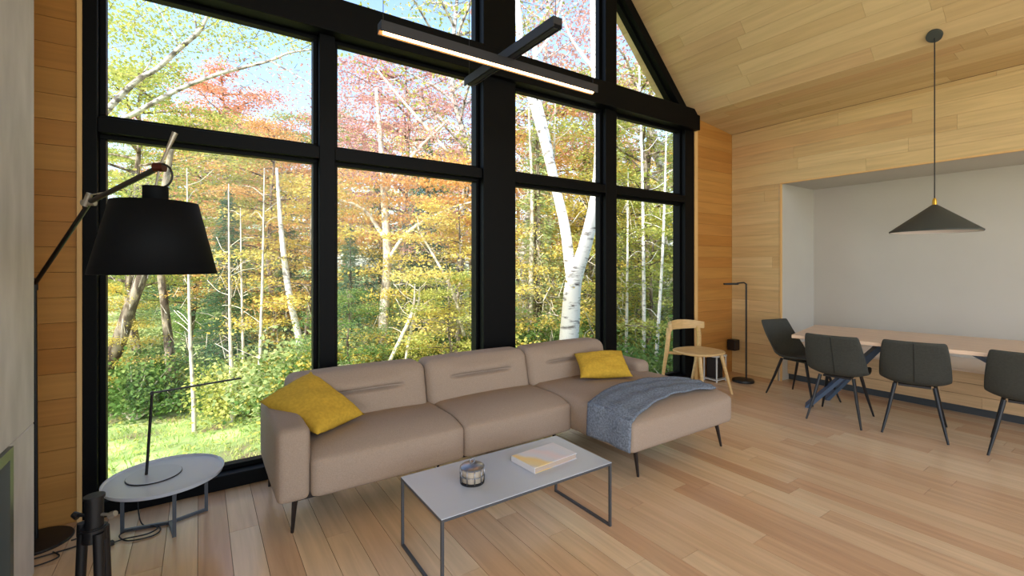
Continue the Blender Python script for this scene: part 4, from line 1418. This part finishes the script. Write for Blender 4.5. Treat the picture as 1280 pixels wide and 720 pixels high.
for i, (lab, bark, pts) in enumerate((
    ('thin pale stem rising beside the desk lamp post, left one', 'pale_bark', [(243, 562, 7.6, 5), (242, 500, 7.6, 5), (238, 430, 7.6, 4), (236, 350, 7.6, 3)]),
    ('thin pale stem just left of the desk lamp arm tip', 'pale_bark', [(291, 556, 8, 7), (290, 480, 8, 6), (288, 430, 8, 4), (287, 370, 8, 3)]),
    ('thin pale stem just right of the desk lamp arm tip', 'pale_bark', [(307, 552, 8.6, 4), (305, 480, 8.6, 4), (303, 400, 8.6, 3)]),
    ('pale stem beside the left armrest of the sofa', 'pale_bark', [(322, 550, 8.2, 6), (324, 480, 8.2, 5), (326, 420, 8.2, 4), (328, 350, 8.2, 3)]),
    ('thin crooked stick leaning right in the lower second pane', 'pale_bark', [(482, 462, 7.5, 4), (500, 425, 7.5, 5), (514, 395, 7.5, 5), (518, 376, 7.5, 3)]),
    ('thin straight stick beside the crooked one in the second pane', 'pale_bark', [(506, 460, 7.6, 3), (512, 420, 7.6, 4), (523, 380, 7.6, 3)]),
    ('slender stem leaning left high in the second pane', 'pale_bark', [(580, 420, 8.2, 4), (566, 365, 8.2, 4), (545, 325, 8.2, 3), (525, 290, 8.2, 2)]),
    ('straight pale trunk beside the broad centre post', 'pale_bark', [(663, 470, 10, 7), (663, 400, 10, 7), (664, 320, 10, 6), (665, 240, 10, 4), (662, 160, 10, 3)]),
    ('second pale trunk right of the broad centre post', 'pale_bark', [(684, 470, 11, 7), (683, 400, 11, 6), (686, 320, 11, 5), (690, 250, 11, 4)]),
    ('thin white trunk through the middle of the rightmost pane', 'birch', [(804, 500, 9, 5), (805, 400, 9, 4.5), (804, 300, 9, 4), (803, 220, 9, 3), (800, 120, 9, 2.5)]),
    ('leaning white trunk near the right jamb', 'birch', [(818, 490, 8.6, 4.5), (822, 420, 8.6, 4.5), (827, 340, 8.6, 3.5), (830, 270, 8.6, 3)]),
    ('pale thin trunk right of the right hand mullion', 'birch', [(781, 490, 9.4, 4), (783, 420, 9.4, 4), (784, 350, 9.4, 3)]),
    ('soft broad grey trunk deep behind the rightmost pane', 'bark', [(797, 480, 13, 10), (797, 400, 13, 9), (806, 250, 13, 8), (812, 170, 13, 7), (815, 60, 13, 5)]))):
    lx, ly, lz, lw = pts[-1]
    dx = lx - pts[-2][0]
    rq = random.Random(i)
    ext = .15 if 'stick' in lab or 'leaning left' in lab else 1.0
    full = list(pts) + [(lx + dx * .7 * ext, ly - 70 * ext, lz, lw * .7), (lx + dx * 1.2 * ext, ly - 140 * ext, lz, lw * .35)]
    parts = [('trunk', full)]
    for q_ in range(7):
        k = rq.uniform(.25, 1)
        py_ = full[0][1] + (full[-1][1] - full[0][1]) * k
        # column of the stem at that height
        for (a0, a1) in zip(full[:-1], full[1:]):
            if a1[1] <= py_ <= a0[1]:
                f_ = (a0[1] - py_) / max(1e-6, a0[1] - a1[1])
                px_ = a0[0] + (a1[0] - a0[0]) * f_
        sd_ = rq.choice([-1, 1]) * rq.uniform(14, 34)
        parts.append(('twig', [(px_, py_, lz, lw * .28), (px_ + sd_ * .5, py_ - rq.uniform(2, 12), lz + .1, lw * .18), (px_ + sd_, py_ - rq.uniform(4, 22), lz + .2, .6)]))
    stem_tree('sapling', lab, parts, bark)

# crowned trees, nearer ones first
T_ = [
 ('fir_tree', 'dark blue green fir filling the lower left pane behind the desk lamp', 'fir', 'fir', 285, 9.6, .52),
 ('fir_tree', 'light green fir at the lower left behind the leaning birch', 'fir_thin', 'fir_light', 165, 11.5, .62),
 ('fir_tree', 'dark fir at the left edge of the second pane', 'fir', 'fir', 438, 9.0, .44),
 ('fir_tree', 'dark fir right behind the crooked stick in the second pane', 'fir', 'fir', 535, 11.5, .70),
 ('fir_tree', 'pale green fir between centre post and twin birch', 'fir_thin', 'fir_light', 672, 10.2, .75),
 ('fir_tree', 'yellow lit fir just right of the twin birch', 'fir_thin', 'fir_light', 768, 11.5, .72),
 ('fir_tree', 'green fir in the rightmost pane by the jamb', 'fir_thin', 'fir_light', 846, 10.0, .75),
 ('fir_tree', 'dark fir behind the left mullion above the sofa back', 'fir', 'fir', 362, 12.5, .56),
 ('maple_tree', 'yellow green maple at the far left under the arching birch', 'maple', 'lime', 165, 10.5, .88),
 ('maple_tree', 'orange gold maple in the middle of the lower left pane', 'maple', 'orange', 330, 11.0, .74),
 ('maple_tree', 'coral red maple rising above the cross bar of the left pane', 'maple', 'coral', 285, 16, 1.08),
 ('maple_tree', 'tall yellow green maple between the drum shade and the coral crown', 'maple', 'lime', 235, 13, .82),
 ('maple_tree', 'reddish maple crown seen in the upper second pane', 'maple', 'pink', 500, 17, 1.28),
 ('maple_tree', 'golden maple low in the second pane by the centre post', 'low', 'gold', 575, 8.8, .80),
 ('maple_tree', 'young golden maple beside the slim birch', 'low', 'gold', 372, 9.6, .92),
 ('maple_tree', 'young lime maple at the foot of the second pane', 'low', 'lime', 560, 7.8, .52),
 ('maple_tree', 'young green maple low behind the left of the sofa back', 'low', 'green', 448, 7.6, .46),
 ('maple_tree', 'golden maple right behind the fork of the twin birch', 'low', 'gold', 735, 11, 1.0),
 ('maple_tree', 'yellow green maple in the rightmost pane', 'maple', 'lime', 822, 11.0, .90),
 ('maple_tree', 'golden orange maple above the middle bar between post and twin birch', 'maple', 'orange', 690, 15, 1.05),
 ('maple_tree', 'golden maple behind the right mullion', 'maple', 'gold', 778, 16, 1.1),
 ('maple_tree', 'low golden maple in the left corner of the lower left pane', 'low', 'gold', 140, 8.6, .50),
 ('maple_tree', 'young lime maple low in the rightmost pane between the white stems', 'low', 'lime', 812, 9.8, .82),
 ('birch_tree', 'sparse leafed birch rising behind the triangular light', 'birch', 'pink', 800, 13, 1.1, 'grey_birch'),
 ('birch_tree', 'sparse leafed birch between the centre post and the dark lamp', 'birch', 'pink', 655, 13.5, 1.1, 'grey_birch'),
 ('birch_tree', 'sparse leafed birch in the top of the second pane', 'birch', 'lime', 560, 11, 1.0, 'grey_birch'),
]
for r_ in T_:
    name, lab, kind, leaf, px, Zd, sc = r_[:7]
    tree(name, lab, kind, leaf, px, Zd, sc, r_[7] if len(r_) > 7 else 'bark')
# deeper rows that merge into one another
rr_ = random.Random(5)
row = []
for px in range(40, 960, 62):
    row.append((px + rr_.uniform(-20, 20), 19 + rr_.uniform(-2, 3), 'mid'))
for px in range(20, 980, 48):
    row.append((px + rr_.uniform(-20, 20), 27 + rr_.uniform(-2, 4), 'far'))
for px, Zd, w in row:
    r0_ = rr_.random()
    if r0_ < .45:
        fk = rr_.choice(['fir', 'fir_light', 'fir'])
        tree('forest_fir', ('dark' if fk == 'fir' else 'pale green') + ' fir standing deep in the woods among merging crowns', 'fir', fk, px, Zd, rr_.uniform(.75, 1.0) * (1 if w == 'mid' else 1.1), group='distant %s firs in the woods' % ('dark' if fk == 'fir' else 'pale green'))
    else:
        leaf = rr_.choice(['lime', 'orange', 'lime', 'gold', 'pink'] if px < 600 else ['gold', 'lime', 'orange', 'lime', 'green'])
        HUE = {'coral': 'coral red', 'orange': 'orange', 'pink': 'dusky pink', 'gold': 'golden', 'lime': 'yellow green', 'green': 'green', 'fir_light': 'pale green'}
        tree('forest_maple', HUE[leaf] + ' leafy tree standing deep in the woods among merging crowns', 'maple', leaf, px, Zd, rr_.uniform(.85, 1.05) * (1 if w == 'mid' else 1.2), group='distant %s trees in the woods' % HUE[leaf])
for i in range(46):
    px = 60 + rr_.random() * 860
    Zd = rr_.choice([7.4, 8.2, 9.5, 11, 12.5, 14]) + rr_.uniform(-.4, .4)
    if px < 340: Zd += 1.2
    leaf = rr_.choice(['green', 'lime', 'green', 'fir_light', 'green', 'gold', 'lime'] if px > 420 else ['green', 'green', 'fir_light', 'green', 'lime'])
    tree('bush', HUE[leaf] + ' low leafy bush in the undergrowth at the edge of the woods', 'bush', leaf, px, Zd, rr_.uniform(.9, 1.7), 'pale_bark', group='%s undergrowth bushes' % HUE[leaf], cat='bush')

# grass on the near lawn
rg = np.random.default_rng(77)
N = 26000
gx = rg.uniform(-6.5, 8, N); gy = WN + .45 + rg.uniform(0, 1, N) ** 1.3 * 6.5
gzv = np.array([gz(a, b) for a, b in zip(gx, gy)])
ctr = np.stack([gx, gy, gzv + .03], 1)
dirn = rg.normal(size=(N, 3)) * .5; dirn[:, 2] = 1; dirn /= np.linalg.norm(dirn, axis=1)[:, None]
sd_ = np.cross(dirn, rg.normal(size=(N, 3))); sd_ /= np.linalg.norm(sd_, axis=1)[:, None]
sz = rg.uniform(.03, .07, N)[:, None]
gr = link('grass', quads_mesh('grass', ctr, dirn * sz, sd_ * .008), M['grass'])
tag(gr, 'short sunlit grass on the lawn below the window', 'grass', kind='stuff')
# fallen leaves
N = 5000
gx = rg.uniform(-7, 9, N); gy = WN + .5 + rg.uniform(0, 1, N) * 9
ctr = np.stack([gx, gy, np.array([gz(a, b) for a, b in zip(gx, gy)]) + .05], 1)
ax, ay = rand_axes(rg, N, .035, .4)
fl = link('fallen_leaves', quads_mesh('fallen_leaves', ctr, ax, ay), L['lime'])
tag(fl, 'yellow fallen leaves scattered over the lawn', 'leaves', kind='stuff')

rq = random.Random(19)
tw = MB()
for i in range(1500):
    px, Zd = rq.uniform(120, 900), rq.uniform(8.2, 13)
    if px < 620 and rq.random() < .45: continue
    py = rq.uniform(250, 500) if px > 620 else rq.uniform(330, 540)
    a_, b_ = at(px, Zd), at(px + rq.uniform(-26, 26), Zd + rq.uniform(-.4, .4))
    zz = h_at(0, py, Zd)
    tw.tube([(a_[0], a_[1], zz), ((a_[0] + b_[0]) / 2, (a_[1] + b_[1]) / 2, zz + rq.uniform(-.1, .3)), (b_[0], b_[1], zz + rq.uniform(-.25, .5))], [.006, .005, .0025], 3, False)
tag(tw.obj('brushwood', M['pale_bark']), 'pale tangled dead twigs filling the undergrowth between the trees', 'twigs', kind='stuff')
